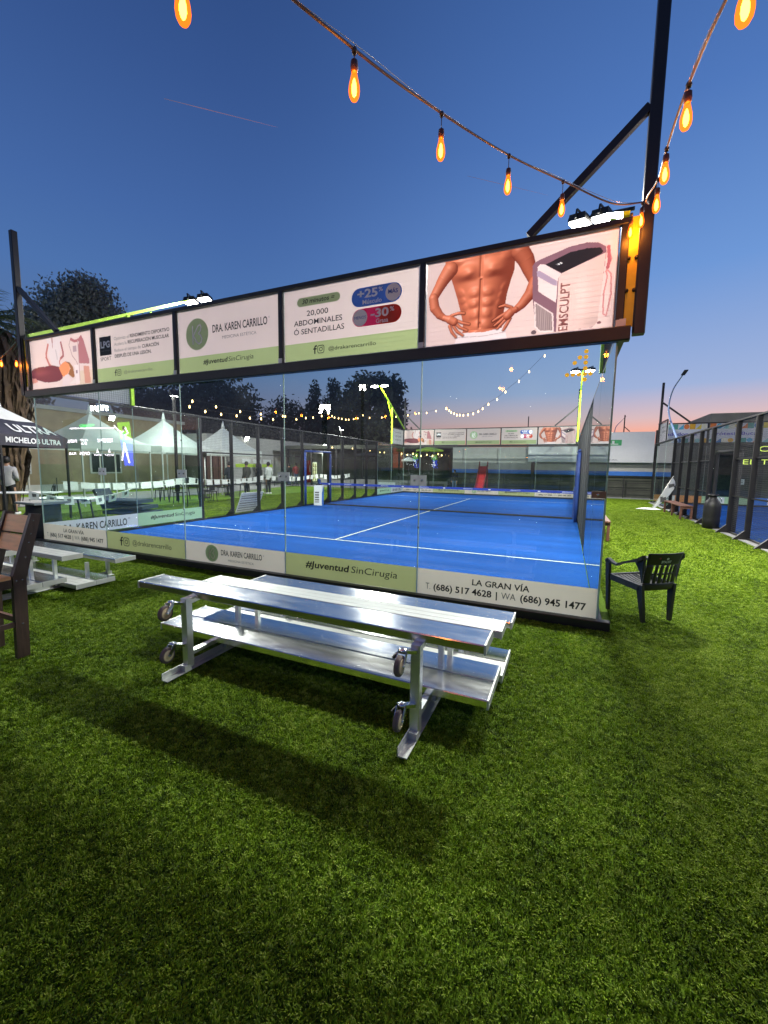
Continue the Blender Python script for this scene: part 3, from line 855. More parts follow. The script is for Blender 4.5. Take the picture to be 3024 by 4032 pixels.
    limb([(9.21, 3.56, .056), (9.17, 3.44, .060), (9.09, 3.345, .046), (9.03, 3.30, .036)], .66)
    limb([(8.31, 3.82, .088), (8.245, 3.74, .074), (8.18, 3.64, .060), (8.122, 3.545, .054)], .88)
    limb([(8.122, 3.545, .054), (8.14, 3.44, .057), (8.20, 3.355, .045), (8.26, 3.31, .034)], .92)
    for palm, fingers, k in (([(8.26, 3.315, .030), (8.32, 3.29, .046), (8.37, 3.26, .046)],
                              [[(8.34, 3.33), (8.42, 3.345), (8.485, 3.335)], [(8.40, 3.27), (8.47, 3.235), (8.545, 3.212)], [(8.39, 3.24), (8.44, 3.19), (8.52, 3.15)], [(8.36, 3.22), (8.41, 3.15), (8.475, 3.10)], [(8.32, 3.22), (8.35, 3.15), (8.40, 3.09)]], .95),
                             ([(9.03, 3.305, .030), (8.98, 3.28, .046), (8.95, 3.25, .044)],
                              [[(8.99, 3.33), (8.92, 3.36), (8.862, 3.352)], [(8.93, 3.28), (8.86, 3.245), (8.80, 3.215)], [(8.93, 3.25), (8.87, 3.20), (8.82, 3.165)], [(8.95, 3.23), (8.89, 3.17), (8.85, 3.13)], [(8.98, 3.22), (8.94, 3.15), (8.915, 3.108)]], .70)):
        for f in fingers:
            dk = line_m(X, Z, f, .040); Cc[dk] = Cc[dk] * .45
            limb([(p[0], p[1], .0165 if q < 2 else .011) for q, p in enumerate(f)], k)
        limb(palm, k)
    # the machine on its trolley
    put(in_poly(X, Z, [(9.18, 3.71), (9.20, 3.74), (9.245, 3.759), (9.521, 3.833), (9.678, 3.844), (9.777, 3.825), (9.845, 3.778), (9.854, 3.719), (9.81, 3.08), (9.77, 3.035), (9.44, 3.03), (9.244, 3.082), (9.197, 3.387)]), (0.20, 0.10, 0.13))
    side = in_poly(X, Z, [(9.434, 3.546), (9.45, 3.585), (9.478, 3.6), (9.849, 3.72), (9.84, 3.527), (9.814, 3.09), (9.79, 3.05), (9.74, 3.035), (9.44, 3.03)])
    sh = 0.70 - 0.10 * (X - 9.44) / .4 - 0.12 * blob(X, Z, 9.78, 3.08, .10, .08) + .10 * blob(X, Z, 9.66, 3.35, .06, .2)
    put(side, np.stack([sh, sh * .70, sh * .64], -1))
    put(in_poly(X, Z, [(9.296, 3.702), (9.525, 3.78), (9.68, 3.79), (9.80, 3.775), (9.825, 3.735), (9.81, 3.715), (9.466, 3.595)]), (0.018, 0.016, 0.02))
    put(in_poly(X, Z, [(9.40, 3.69), (9.45, 3.705), (9.47, 3.69), (9.42, 3.675)]), (0.12, 0.12, 0.13))
    put(line_m(X, Z, [(9.425, 3.69), (9.438, 3.682)], .008), (0.85, 0.85, 0.85)); put(line_m(X, Z, [(9.445, 3.697), (9.458, 3.689)], .008), (0.85, 0.85, 0.85))
    put(in_poly(X, Z, [(9.23, 3.69), (9.255, 3.715), (9.30, 3.705), (9.461, 3.59), (9.43, 3.55), (9.424, 3.318), (9.30, 3.41), (9.249, 3.454)]), (0.75, 0.58, 0.56))
    put(in_poly(X, Z, [(9.225, 3.65), (9.25, 3.655), (9.42, 3.53), (9.425, 3.48), (9.39, 3.49), (9.228, 3.605)]), (0.36, 0.27, 0.36))
    vent = in_poly(X, Z, [(9.215, 3.36), (9.405, 3.215), (9.42, 3.035), (9.283, 3.045), (9.231, 3.10)])
    put(vent, (0.72, 0.58, 0.56))
    vin = in_poly(X, Z, [(9.228, 3.34), (9.392, 3.21), (9.405, 3.05), (9.29, 3.058), (9.243, 3.108)])
    stripe = (np.floor(X / .010) % 2 == 0)[..., None] * np.array([.10, .09, .09]) + np.array([.24, .17, .17])
    put(vin, stripe)
    put(line_m(X, Z, [(9.867, 3.762), (9.90, 3.654), (9.86, 3.547), (9.874, 3.498), (9.852, 3.34), (9.859, 3.152), (9.887, 3.131), (9.917, 3.33), (9.905, 3.516), (9.87, 3.56)], .014), (0.52, 0.22, 0.22))
    put(line_m(X, Z, [(9.868, 3.77), (9.882, 3.64), (9.872, 3.58)], .03), (0.36, 0.10, 0.12))
    put(blob(X, Z, 9.83, 3.075, .02, .014) > .4, (0.22, 0.10, 0.11))
    put(blob(X, Z, 9.225, 3.05, .028, .022) > .4, (0.12, 0.08, 0.09))
    return np.clip(Cc, 0, 1)

def paint_massage(X, Z):
    Cc = np.empty(X.shape + (3,)); Cc[:] = (0.70, 0.53, 0.49)
    def put(mask, col): Cc[mask] = col
    floor = Z < 3.26
    put(floor & (X > 1.45), (0.66, 0.50, 0.38))
    coat = in_poly(X, Z, [(0.60, 3.93), (1.04, 3.93), (1.05, 3.72), (0.98, 3.60), (1.0, 3.48), (1.09, 3.34), (0.75, 3.42), (0.64, 3.60), (0.628, 3.798)])
    Cc[coat] = (0.68, 0.56, 0.55)
    put(in_poly(X, Z, [(.755, 3.93), (.80, 3.93), (.79, 3.77), (.775, 3.71)]), (.42, .20, .18))
    put(line_m(X, Z, [(.87, 3.68), (.89, 3.60), (.90, 3.52)], .03), (.52, .42, .42))
    sk = (.52, .17, .14)
    put(line_m(X, Z, [(0.64, 3.80), (0.57, 3.66), (0.56, 3.58), (0.64, 3.44), (.70, 3.40)], .05), sk)
    put(line_m(X, Z, [(1.04, 3.80), (1.09, 3.62), (1.09, 3.56), (1.0, 3.52)], .045), (.36, .11, .11))
    put(line_m(X, Z, [(1.0, 3.52), (.96, 3.46), (.98, 3.40)], .03), sk)
    ly = in_poly(X, Z, [(0.02, 3.36), (0.12, 3.405), (0.315, 3.42), (0.50, 3.415), (0.638, 3.425), (0.761, 3.418), (0.961, 3.375), (1.038, 3.268), (1.026, 3.167), (0.93, 3.13), (0.814, 3.118), (0.48, 3.125), (0.205, 3.19), (0.035, 3.237)])
    sh = (.17 + .06 * blob(X, Z, .35, 3.30, .3, .05))
    col = np.stack([sh, sh * .25, sh * .32], -1); Cc[ly] = col[ly]
    put(in_poly(X, Z, [(.02, 3.23), (.18, 3.22), (.24, 3.15), (.06, 3.13), (.02, 3.16)]), (.62, .25, .20))
    put(in_poly(X, Z, [(0.93, 3.36), (1.03, 3.43), (1.13, 3.46), (1.25, 3.43), (1.27, 3.30), (1.17, 3.22), (1.04, 3.19)]), (.82, .27, .12))
    put(in_poly(X, Z, [(1.14, 3.46), (1.27, 3.43), (1.36, 3.34), (1.39, 3.18), (1.34, 3.15), (1.20, 3.23), (1.28, 3.32), (1.24, 3.40)]), (.30, .12, .05))
    put(in_poly(X, Z, [(1.02, 3.14), (1.12, 3.22), (1.22, 3.22), (1.28, 3.12), (1.18, 3.03), (1.0, 3.03)]), (.70, .55, .54))
    put(in_poly(X, Z, [(1.20, 3.05), (1.46, 3.17), (1.40, 3.05)]), (.72, .60, .56))
    put(in_poly(X, Z, [(1.55, 3.70), (1.62, 3.85), (1.70, 3.80), (1.84, 3.42), (1.84, 3.36), (1.55, 3.39)]), (.42, .16, .17))
    put(in_poly(X, Z, [(1.53, 3.39), (1.84, 3.35), (1.86, 3.32), (1.50, 3.37)]), (.72, .55, .52))
    put(in_poly(X, Z, [(1.40, 3.37), (1.53, 3.37), (1.53, 3.03), (1.42, 3.03)]), (.76, .62, .60))
    put(in_poly(X, Z, [(1.66, 3.34), (1.82, 3.32), (1.85, 3.03), (1.68, 3.03)]), (.60, .27, .20))
    put(line_m(X, Z, [(1.333, 3.824), (1.28, 3.73), (1.357, 3.542), (1.47, 3.433), (1.50, 3.37)], .012), (.35, .18, .18))
    put(line_m(X, Z, [(1.35, 3.825), (1.45, 3.78), (1.58, 3.79), (1.64, 3.84), (1.66, 3.78)], .05), (.42, .14, .15))
    put(line_m(X, Z, [(1.54, 3.78), (1.54, 3.10)], .016), (.50, .32, .31))
    put((np.abs(X - 1.44) < .05) & (np.abs(Z - 3.65) < .055), (.42, .28, .30))
    put((np.abs(X - 1.46) < .02) & (np.abs(Z - 3.25) < .03), (.30, .18, .20))
    return np.clip(Cc, 0, 1)

paint_m = paint_mat('printed_photo_vinyl', TR)
def painted(name, x0, x1, z0, z1, nx, nz, fn, y, parent, shift):
    xs = np.linspace(x0, x1, nx); zs = np.linspace(z0, z1, nz)
    X, Z = np.meshgrid(xs, zs)
    V = np.stack([X, np.full(X.shape, y), Z], -1).reshape(-1, 3) - np.array(shift)
    idx = np.arange(nx * nz).reshape(nz, nx)
    F = np.stack([idx[:-1, :-1], idx[:-1, 1:], idx[1:, 1:], idx[1:, :-1]], -1).reshape(-1, 4)
    me = bpy.data.meshes.new(name)
    me.vertices.add(len(V)); me.vertices.foreach_set('co', V.reshape(-1))
    me.loops.add(F.size); me.loops.foreach_set('vertex_index', F.reshape(-1).astype(np.int32))
    me.polygons.add(len(F)); me.polygons.foreach_set('loop_start', (np.arange(len(F)) * 4).astype(np.int32)); me.polygons.foreach_set('loop_total', np.full(len(F), 4, np.int32))
    me.update(calc_edges=True)
    Cc = fn(X, Z)
    ca = me.color_attributes.new('print', 'FLOAT_COLOR', 'POINT')
    ca.data.foreach_set('color', np.concatenate([Cc, np.ones(X.shape + (1,))], -1).reshape(-1).astype(np.float32))
    me.materials.append(paint_m)
    o = bpy.data.objects.new(name, me); COL.objects.link(o)
    if parent is not None: o.parent = parent
    return o

YB = -.030
def sheet(mb, i, m, zsplit=None, m2=None):
    a, b_ = 2 * i + .05, 2 * i + 1.945
    if zsplit is None: mb.flat([(a, 3.02), (b_, 3.02), (b_, 3.915), (a, 3.915)], fW(YB), m)
    else:
        mb.flat([(a, zsplit), (b_, zsplit), (b_, 3.915), (a, 3.915)], fW(YB), m)
        mb.flat([(a, 3.02), (b_, 3.02), (b_, zsplit), (a, zsplit)], fW(YB), m2)
F1, F2, F3 = fW(YB - .0015), fW(YB - .0032), fW(YB - .005)
def hem(t, i, s):
    a, b_ = 2 * i + .045, 2 * i + 1.95
    h = MB()
    for p, q in (((a, 3.015), (b_, 3.015)), ((a, 3.92), (b_, 3.92)), ((a, 3.015), (a, 3.92)), ((b_, 3.015), (b_, 3.92))):
        h.bar((p[0], YB + .004, p[1]), (q[0], YB + .004, q[1]), .008, .008, alu_pale)
    h.build('hem_frame', t, s)
    for k in range(6):
        x = a + (b_ - a) * (k + .5) / 6
        MB().bar((x, YB - .002, 3.016), (x + .015, YB - .002, 3.004), .004, .002, alu_pale).build('cable_tie', t, s)
near_banners = []
def banner(i, label):
    t = thing('banner', label, 'banner', (2 * i + 1, YB, 3.02), 0, 'banners along the top of the near court wall')
    near_banners.append(t)
    hem(t, i, (2 * i + 1, YB, 3.02))
    return t, (2 * i + 1, YB, 3.02)
t, s = banner(0, 'banner with a photo of someone being massaged, leftmost of the near row')
painted('printed_sheet', .05, 1.945, 3.02, 3.915, 200, 96, paint_massage, YB, t, s)
t, s = banner(1, 'near white and green banner with the black LPG square and four text lines')
m = MB(); sheet(m, 1, p_white, 3.247, p_green); m.build('printed_sheet', t, s)
m = MB(); m.flat([(2.145, 3.457), (2.45, 3.457), (2.45, 3.765), (2.145, 3.765)], F1, p_black); m.build('logo_block', t, s)
m = MB()
text(m, 'LPG', 2.175, 2.42, 3.585, .10, F2, p_ink, 0.03); text(m, 'endermologie', 2.18, 2.415, 3.525, .022, F2, p_grey)
text(m, 'SPORT', 2.152, 2.436, 3.372, .058, F1, p_black)
text(m, 'Optimiza el', 2.531, 2.905, 3.68, .052, F1, p_grey); text(m, 'RENDIMIENTO DEPORTIVO', 2.935, 3.857, 3.683, .052, F1, p_black, .014)
text(m, 'Acelera la', 2.531, 2.845, 3.588, .052, F1, p_grey); text(m, 'RECUPERACIÓN MUSCULAR', 2.875, 3.845, 3.591, .052, F1, p_black, .014)
text(m, 'Reduce el tiempo de', 2.531, 3.185, 3.489, .052, F1, p_grey); text(m, 'CURACIÓN', 3.215, 3.612, 3.491, .052, F1, p_black, .014)
text(m, 'DESPUÉS DE UNA LESIÓN.', 2.531, 3.431, 3.395, .052, F1, p_black, .014)
social(m, 2.505, 3.10, .10, F1, p_black); text(m, '@drakarencarrillo', 2.743, 3.435, 3.122, .045, F1, p_grey)
m.build('lettering', t, s)
t, s = banner(2, 'near white banner with the green round monogram and the words DRA. KAREN CARRILLO')
m = MB(); sheet(m, 2, p_white, 3.245, p_green); m.build('printed_sheet', t, s)
m = MB(); kb_mark(m, 4.44, 3.563, .228, F1, p_sage, p_ink, F2); m.build('round_logo', t, s)
m = MB(); text(m, 'DRA. KAREN CARRILLO', 4.751, 5.758, 3.553, .105, F1, p_black, .012); text(m, '®', 5.775, 5.80, 3.63, .025, F1, p_grey)
text(m, 'MEDICINA ESTÉTICA', 4.935, 5.565, 3.446, .042, F1, p_grey)
text(m, '#Juventud', 4.547, 5.02, 3.122, .065, F1, p_black, .016, .16); text(m, 'SinCirugia', 5.04, 5.505, 3.122, .065, F1, p_black, 0, .16)
m.build('lettering', t, s)
t, s = banner(3, 'near white and green banner with the blue +25% and red -30% capsules')
m = MB(); sheet(m, 3, p_white, 3.24, p_green); m.build('printed_sheet', t, s)
m = MB()
pill(m, 6.252, 6.902, 3.698, 3.808, F1, p_sage)
pill(m, 7.066, 7.735, 3.579, 3.80, F1, p_blue); disc(m, 7.622, 3.692, .098, .098, F2, p_ink)
pill(m, 7.080, 7.735, 3.345, 3.556, F1, p_red); m.flat([(7.45, 3.3455), (7.63, 3.3455), (7.63, 3.5555), (7.45, 3.5555)], fW(YB - .0018), p_orange)
disc(m, 7.63, 3.4505, .105, .105, fW(YB - .0020), p_orange); disc(m, 7.188, 3.451, .098, .098, F2, p_ink)
m.build('capsule_graphic', t, s)
m = MB()
text(m, '30 minutos =', 6.331, 6.815, 3.73, .055, F2, p_black, .01, .18)
text(m, '20,000', 6.402, 6.728, 3.574, .066, F1, p_black, .006); text(m, 'ABDOMINALES', 6.199, 6.934, 3.462, .066, F1, p_black, .006); text(m, 'Ó SENTADILLAS', 6.198, 6.963, 3.352, .066, F1, p_black, .006)
text(m, '+25', 7.145, 7.421, 3.68, .095, F2, p_ink, .02); text(m, '%', 7.434, 7.491, 3.726, .05, F2, p_ink, .01); text(m, 'Músculo', 7.219, 7.477, 3.604, .05, F2, p_ink, .012)
text(m, 'MÁS', 7.561, 7.685, 3.68, .045, F3, p_blue, .012)
text(m, '-30', 7.33, 7.57, 3.435, .095, F2, p_ink, .02); text(m, '%', 7.585, 7.642, 3.48, .05, F2, p_ink, .01); text(m, 'Grasa', 7.403, 7.565, 3.363, .05, F2, p_ink, .012)
text(m, 'MENOS', 7.11, 7.268, 3.437, .034, F3, p_blue)
social(m, 6.501, 3.09, .10, F1, p_black); text(m, '@drakarencarrillo', 6.732, 7.406, 3.11, .048, F1, p_black)
m.build('lettering', t, s)
t, s = banner(4, 'banner with the bare male torso beside a white machine, rightmost of the near row')
painted('printed_sheet', 8.05, 9.945, 3.02, 3.915, 420, 200, paint_torso, YB, t, s)
m = MB()
# word runs up the machine's side
RU = lambda u, v: (9.545 - v + .0, YB - .0012, u)
text(m, 'EMSCULPT', 3.035, 3.50, 0, .085, RU, mat('banner_rose_print', (.42, .22, .22), .5, transl=TR), .01)
m.build('lettering', t, s)
far_lab = ['massage photo banner on the far court wall, seen through the glass', 'banner with the black LPG square on the far court wall, seen through the glass',
           'banner with the green round monogram on the far court wall, seen through the glass', 'banner with the blue and red capsules on the far court wall, seen through the glass',
           'torso photo banner on the far court wall, beside the lime mast']
for k, n in enumerate(near_banners):
    c = dup(n, (n.location.x, 19.94, n.location.z), label=far_lab[k], group='banners along the top of the far court wall')
# side banners (on the mesh above the side glass)
def side_banner(x, y0, y1, sg, label, words):
    t = thing('banner', label, 'banner', (x, (y0 + y1) / 2, 3.02), 0, 'banners on the court sides')
    s = (x, (y0 + y1) / 2, 3.02)
    fa = (lambda u, v: (x, u, v)) if sg > 0 else (lambda u, v: (x, y0 + y1 - u, v))
    fb = (lambda u, v: (x + sg * .0015, u, v)) if sg > 0 else (lambda u, v: (x + sg * .0015, y0 + y1 - u, v))
    m = MB(); m.flat([(y0, 3.02), (y1, 3.02), (y1, 3.915), (y0, 3.915)], fa, p_plain); m.build('printed_sheet', t, s)
    m = MB()
    for j, w in enumerate(words):
        text(m, w, y0 + .5, y1 - .4, 3.68 - j * .22, .075, fb, p_grey, .01)
    m.build('lettering', t, s)
side_banner(-.02, .1, 1.96, 1, 'plain backlit white banner over the left side glass near the lamp mast', ['LA GRAN VÍA', 'T. (686) 517 4628', 'WA (686) 945 1477'])
side_banner(-.02, 18.04, 19.9, 1, 'white banner with three lines of text at the far left corner of the court', ['LA GRAN VÍA', 'T. (686) 517 4628', 'WA (686) 945 1477'])
side_banner(13.75, 18.04, 19.9, -1, 'grey photo banner at the corner of the second court', ['MEDICINA', 'ESTÉTICA'])

# banners of the second court: colour blocks and words
dent = [[('Endodoncia', .1, 1.5)], [('Prótesis Bucal', .1, 1.85)], [('Ortodoncia', .25, 1.7)], [('Implantes', .3, 1.6)], [('Estética', .3, 1.6)]]
cols = [(.75, .42, .04), (.10, .42, .62), (.78, .62, .10), (.04, .20, .45), (.35, .62, .60), (.75, .22, .06), (.80, .76, .60), (.10, .35, .30)]
cm = [mat('banner_patch_print_' + n, c, .55, transl=TR) for n, c in zip(['amber', 'sky', 'yellow', 'navy', 'aqua', 'rust', 'cream', 'teal'], cols)]
p_violet = mat('banner_violet_print', (.12, .08, .40), .5, transl=.3)
dl = ['leftmost colourful banner reading Endodoncia above the second court', 'colourful banner reading Prótesis Bucal above the second court', 'colourful banner reading Ortodoncia above the second court', 'colourful banner reading Implantes above the second court', 'rightmost colourful banner above the second court']
for i in range(5):
    a = 13.73 + 2 * i + .05; b_ = a + 1.89
    s = (a + .95, 19.95, 3.02)
    t = thing('banner', dl[i], 'banner', s, 0, 'colourful banners above the second court')
    f0, f1, f2 = fW(19.95), fW(19.9488), fW(19.9476)
    m = MB(); m.flat([(a, 3.02), (b_, 3.02), (b_, 3.915), (a, 3.915)], f0, p_plain); m.build('printed_sheet', t, s)
    m = MB(); n = 8; w = (b_ - a) / n
    for row, (z0, z1) in enumerate(((3.66, 3.915), (3.02, 3.22))):
        for k in range(n):
            c = cm[(k * 3 + i * 5 + row * 2 + (k * k) % 3) % 8]
            x = a + k * w
            if (k + i + row) % 3 == 0: m.flat([(x, z0), (x + w, z0), (x + w, z1)], f1, c)
            elif (k + row) % 3 == 1: disc(m, x + w / 2, (z0 + z1) / 2, w * .48, (z1 - z0) * .48, f1, c, 16)
            else: m.flat([(x, z0), (x + w, z0), (x + w, z1), (x, z1)], f1, c)
    m.build('pattern_graphic', t, s)
    m = MB()
    for w_, u0, u1 in dent[i]:
        text(m, w_, a + u0, a + u1, 3.36, .15, f1, p_violet, .012)
    m.build('lettering', t, s)

# ------------------------------------------------------------------ yellow dot figure 4 stuck on the glass
t = thing('court_number', 'figure 4 made of round yellow dots on the glass near the right corner', 'sign', (9.6, -.016, 2.6))
dots = [(.0, .0), (.0, -.055), (.0, -.11), (.0, -.165), (.0, -.22), (.0, -.275), (-.055, -.055), (-.10, -.105), (-.055, -.22), (-.11, -.22), (-.165, -.22), (.05, -.22)]
ym = mat('yellow_vinyl_dot', (.80, .42, .03), .5, transl=.3)
for dx, dz in dots:
    m = MB(); disc(m, 9.735 + dx, 2.815 + dz, .021, .021, fW(-.0140), ym, 14); m.build('dot', t, (9.6, -.016, 2.6))

# ------------------------------------------------------------------ net
t = thing('court_net', 'dark padel net with a blue printed top tape across the middle of the court', 'net', (5, 10, 0))
s = (5, 10, 0)
w = MB()
for k in range(0, 248):
    x = .05 + k * .04
    w.bar((x, 10.0, .06), (x, 10.0, .84), .0022, .0022, net_black)
for k in range(0, 20):
    w.bar((.05, 10.002, .08 + k * .04), (9.95, 10.002, .08 + k * .04), .0022, .0022, net_black)
tag(w.build('net_mesh', t, s), kind='stuff')
MB().box((.03, 9.985, .84), (9.97, 10.015, .925), tape_blue).build('top_tape', t, s)
MB().box((.03, 9.985, .01), (9.97, 10.015, .06), fabric_black).build('bottom_tape', t, s)
m = MB()
for k in range(12):
    x = .5 + k * .82
    if k % 2: text(m, 'PRONTO', x, x + .32, .868, .03, lambda u, v: (u, 9.9838, v), v_white, .01)
    else: disc(m, x + .1, .88, .045, .02, lambda u, v: (u, 9.9838, v), v_white, 12)
m.build('lettering', t, s)
for x in (.0 + .10, 9.9):
    MB().box((x - .045, 9.95, -.01), (x + .045, 10.05, 1.06), pad_blue).build('post', t, s)

# carton and cloth leaning by the net post
t = thing('ball_carton', 'white and blue carton standing by the left net post', 'box', (.35, 9.7, .004), math.radians(14))
MB().box((-.24, -.12, 0), (.1, .12, .82), v_white).build('carton', t)
m = MB(); m.flat([(-.2, .12), (-.02, .12), (-.02, .6), (-.2, .6)], lambda u, v: (u, -.1215, v), p_grey)
for k in range(6): m.flat([(-.21, .16 + k * .1), (.0, .16 + k * .1), (.0, .20 + k * .1), (-.21, .20 + k * .1)], lambda u, v: (u, -.123, v), v_white)
m.build('printed_label', t)
m = MB(); m.flat([(-.12, .0), (.12, .0), (.12, .8), (-.12, .5)], lambda u, v: (.1015, u, v), blue_paint); m.build('side_print', t)
MB().tube([(-.2, 0, .83), (-.1, .02, .88), (.0, -.04, .85), (.07, .0, .87)], .025, fabric_black, 8).build('cord', t)
t = thing('notice_board', 'white sheet board leaning on the left fence mesh', 'board', (-.35, 5.95, 0))
MB().add([(-.03, -.28, .03), (.18, -.18, .68), (.18, .88, .68), (-.03, .78, .03), (-.05, -.28, .03), (.16, -.18, .70), (.16, .88, .70), (-.05, .78, .03)], [(0, 3, 2, 1), (4, 5, 6, 7), (0, 1, 5, 4), (1, 2, 6, 5), (2, 3, 7, 6), (3, 0, 4, 7)], v_white).build('sheet', t)
m = MB()
for k in range(7):
    z = .1 + k * .08; u = (z - .03) / .65
    m.bar((-.03 + .21 * u + .004, -.25 + .1 * u, z), (-.03 + .21 * u + .004, .75 + .1 * u, z), .004, .02, p_grey)
m.build('printed_lines', t)

# ------------------------------------------------------------------ floodlight masts
def add_light(parent, loc, aim, power, sx=.30, sy=.22):
    l = bpy.data.lights.new('floodlight', 'AREA'); l.shape = 'RECTANGLE'; l.size = sx; l.size_y = sy
    l.energy = power; l.color = (1.0, 0.97, 0.90)
    o = bpy.data.objects.new('floodlight', l); COL.objects.link(o)
    o.location = loc
    d = Vector(aim) - Vector(loc)
    o.rotation_euler = d.to_track_quat('-Z', 'Y').to_euler()
    if parent is not None: o.parent = parent
    return o
def head(parent, c, aim, lit=True):
    """one floodlight head: finned body, yoke and lens"""
    c = Vector(c); d = (Vector(aim) - c).normalized()
    q = d.to_track_quat('-Z', 'Y'); R = q.to_matrix()
    T = lambda p: tuple(c + R @ Vector(p))
    def xf(mb):
        mb.v = [T(v) for v in mb.v]; return mb
    xf(MB().box((-.17, -.15, 0.0), (.17, .15, .06), steel)).build('lamp_body', parent)
    f = MB()
    for k in range(7): f.box((-.17 + k * .05, -.14, .06), (-.155 + k * .05, .14, .11), steel)
    xf(f).build('cooling_fins', parent)
    xf(MB().box((-.15, -.13, -.035), (.15, .13, -.002), led_white if lit else dark_glass)).build('lamp_lens', parent)
    xf(MB().bar((-.2, 0, .02), (-.2, 0, .16), .02, .03, steel).bar((.2, 0, .02), (.2, 0, .16), .02, .03, steel).bar((-.2, 0, .16), (.2, 0, .16), .03, .02, steel)).build('yoke', parent)
    if lit:
        p = T((0, 0, -.045))
        add_light(parent, p, Vector(p) + d, FLOOD_W)
def mast(xc, ycor, dirn, label, m=lime, heads=True, offs=(-.3, .3)):
    """mast by a court corner: post above the side glass, raked arm, strut and two heads"""
    t = thing('floodlight_mast', label, 'floodlight', (0, 0, 0), 0, 'floodlight masts at the court corners')
    xo = xc
    yp = ycor + dirn * 2.0; yt = ycor + dirn * 3.85
    MB().cbox((xo - .04, yp - .04, 3.0), (xo + .04, yp + .04, 5.06), m).build('mast_post', t)
    MB().bar((xo, ycor - dirn * .02, 4.03), (xo, yt, 6.06), .06, .06, m).build('mast_arm', t)
    MB().bar((xo, ycor + dirn * 2.0, 4.40), (xo, ycor + dirn * 2.62, 5.34), .05, .05, m).build('mast_strut', t)
    MB().cbox((xo - .42, yt - .025, 6.05), (xo + .42, yt + .025, 6.10), steel).build('cross_bar', t)
    for dx in offs:
        mid = 5.0 if xc < 11 else 18.7
        aim = (xo + (mid - xo) * .14 + dx, yt + dirn * .3, 0)
        head(t, (xo + dx, yt, 6.0), aim, heads)
    return t
mast(0.0, 0.0, 1, 'lime floodlight mast over the near left corner, behind the banners', offs=(.0, .5))
mast(10.0, 0.0, 1, 'lime floodlight mast over the near right corner, just above the torso banner', offs=(-.06, -.42))
mast(0.0, 20.0, -1, 'lime floodlight mast rising at the far left corner of the court')
mast(10.0, 20.0, -1, 'lime floodlight mast rising at the far right corner of the court')
_fw = FLOOD_W; FLOOD_W = _fw * .6
mast(13.73, 0.0, 1, 'lime floodlight mast at the near corner of the second court')
FLOOD_W = _fw * .45
mast(23.73, 0.0, 1, 'lime floodlight mast at the outer near corner of the second court')
mast(23.73, 20.0, -1, 'lime floodlight mast at the outer far corner of the second court')
FLOOD_W = _fw
def wall_lamp(loc, aim, w, label, stand=None, col=None):
    global FLOOD_W
    t = thing('wall_floodlight', label, 'floodlight', (0, 0, 0), 0, 'floodlights round the tents and behind the viewer')
    k = FLOOD_W; FLOOD_W = w
    head(t, loc, aim)
    FLOOD_W = k
    if stand is not None:
        MB().cbox((loc[0] - .05, loc[1] - .05, 0), (loc[0] + .05, loc[1] + .05, loc[2] + .16), steel).build('lamp_pole', t)
    return t
wall_lamp((-14.7, 4.0, 4.2), (-6, 5, 0), 330, 'added floodlight brightening the left area from the tan building, near end')  # this pair is added to brighten the dark left area
wall_lamp((-14.7, 11.0, 4.2), (-6, 12, 0), 330, 'added floodlight brightening the left area from the tan building, far end')
wall_lamp((-12.85, 20.0, 3.6), (-6, 19, 0), 300, 'added floodlight brightening the left area from the pale building parapet, near end')  # parapet pair added as fill for the people and tents
wall_lamp((-12.85, 31.0, 3.6), (-7, 29, 0), 300, 'added floodlight brightening the left area from the pale building parapet, far end')
wall_lamp((-5.9, 8.0, 4.6), (-12, 10, 0), 260, 'added floodlight on a pole, brightening the white tents', 1)  # pole lamps added as more fill on tents and pale wall
wall_lamp((-5.9, 22.3, 4.4), (-12, 24, 0), 300, 'added floodlight on a pole, brightening the pale building', 1)
wall_lamp((-12.1, -9, 4.4), (-2, -2, 0), 35, 'left one of two floodlights above the glowing screen, mirrored in the glass', 1)
wall_lamp((-12.9, -9, 4.4), (-2, -2, 0), 35, 'right one of two floodlights above the glowing screen, mirrored in the glass', 1)
wall_lamp((3.4, -5.2, 3.2), (5.2, -2.9, .9), 8, 'added floodlight on a pole, unseen behind the viewer, brightening the wooden chair', 1)  # lamp put in only to brighten the chair
wall_lamp((1.1, -12, 5.1), (5, 0, 2), 10, 'floodlight on a pole behind the viewer, mirrored in the middle pane', 1)

# curved lamp poles
def curved(pts, label, r=.045):
    t = thing('curved_lamp_pole', label, 'lamp', pts[0], 0, 'curved poles above the far courts')
    P = [Vector(p) for p in pts]
    Q = []
    for i in range(len(P) - 1):
        p0 = P[max(i - 1, 0)]; p1 = P[i]; p2 = P[i + 1]; p3 = P[min(i + 2, len(P) - 1)]
        for k in range(6):
            u = k / 6
            Q.append(.5 * ((2 * p1) + (p2 - p0) * u + (2 * p0 - 5 * p1 + 4 * p2 - p3) * u * u + (3 * p1 - p0 - 3 * p2 + p3) * u ** 3))
    Q.append(P[-1])
    MB().tube(Q, [r * (1 - .5 * i / len(Q)) for i in range(len(Q))], mat('pale_blue_steel', (.30, .40, .62), .3, .3), 10).build('curved_tube', t, pts[0])
    MB().bar(Q[-1], Q[-1] + (Q[-1] - Q[-2]).normalized() * .55, .14, .03, steel).build('lamp_head', t, pts[0])
curved([(13.85, 16.45, 2.86), (13.85, 17.45, 3.45), (13.85, 18.6, 4.15), (13.85, 18.95, 4.75), (13.85, 18.3, 5.35), (13.85, 16.7, 5.66)], 'tall pale blue pole curling over the second court at its far corner')
curved([(13.9, 45, 5.3), (14.0, 45, 6.1), (14.5, 45, 6.75)], 'small curved pole far behind the white boarded wall')

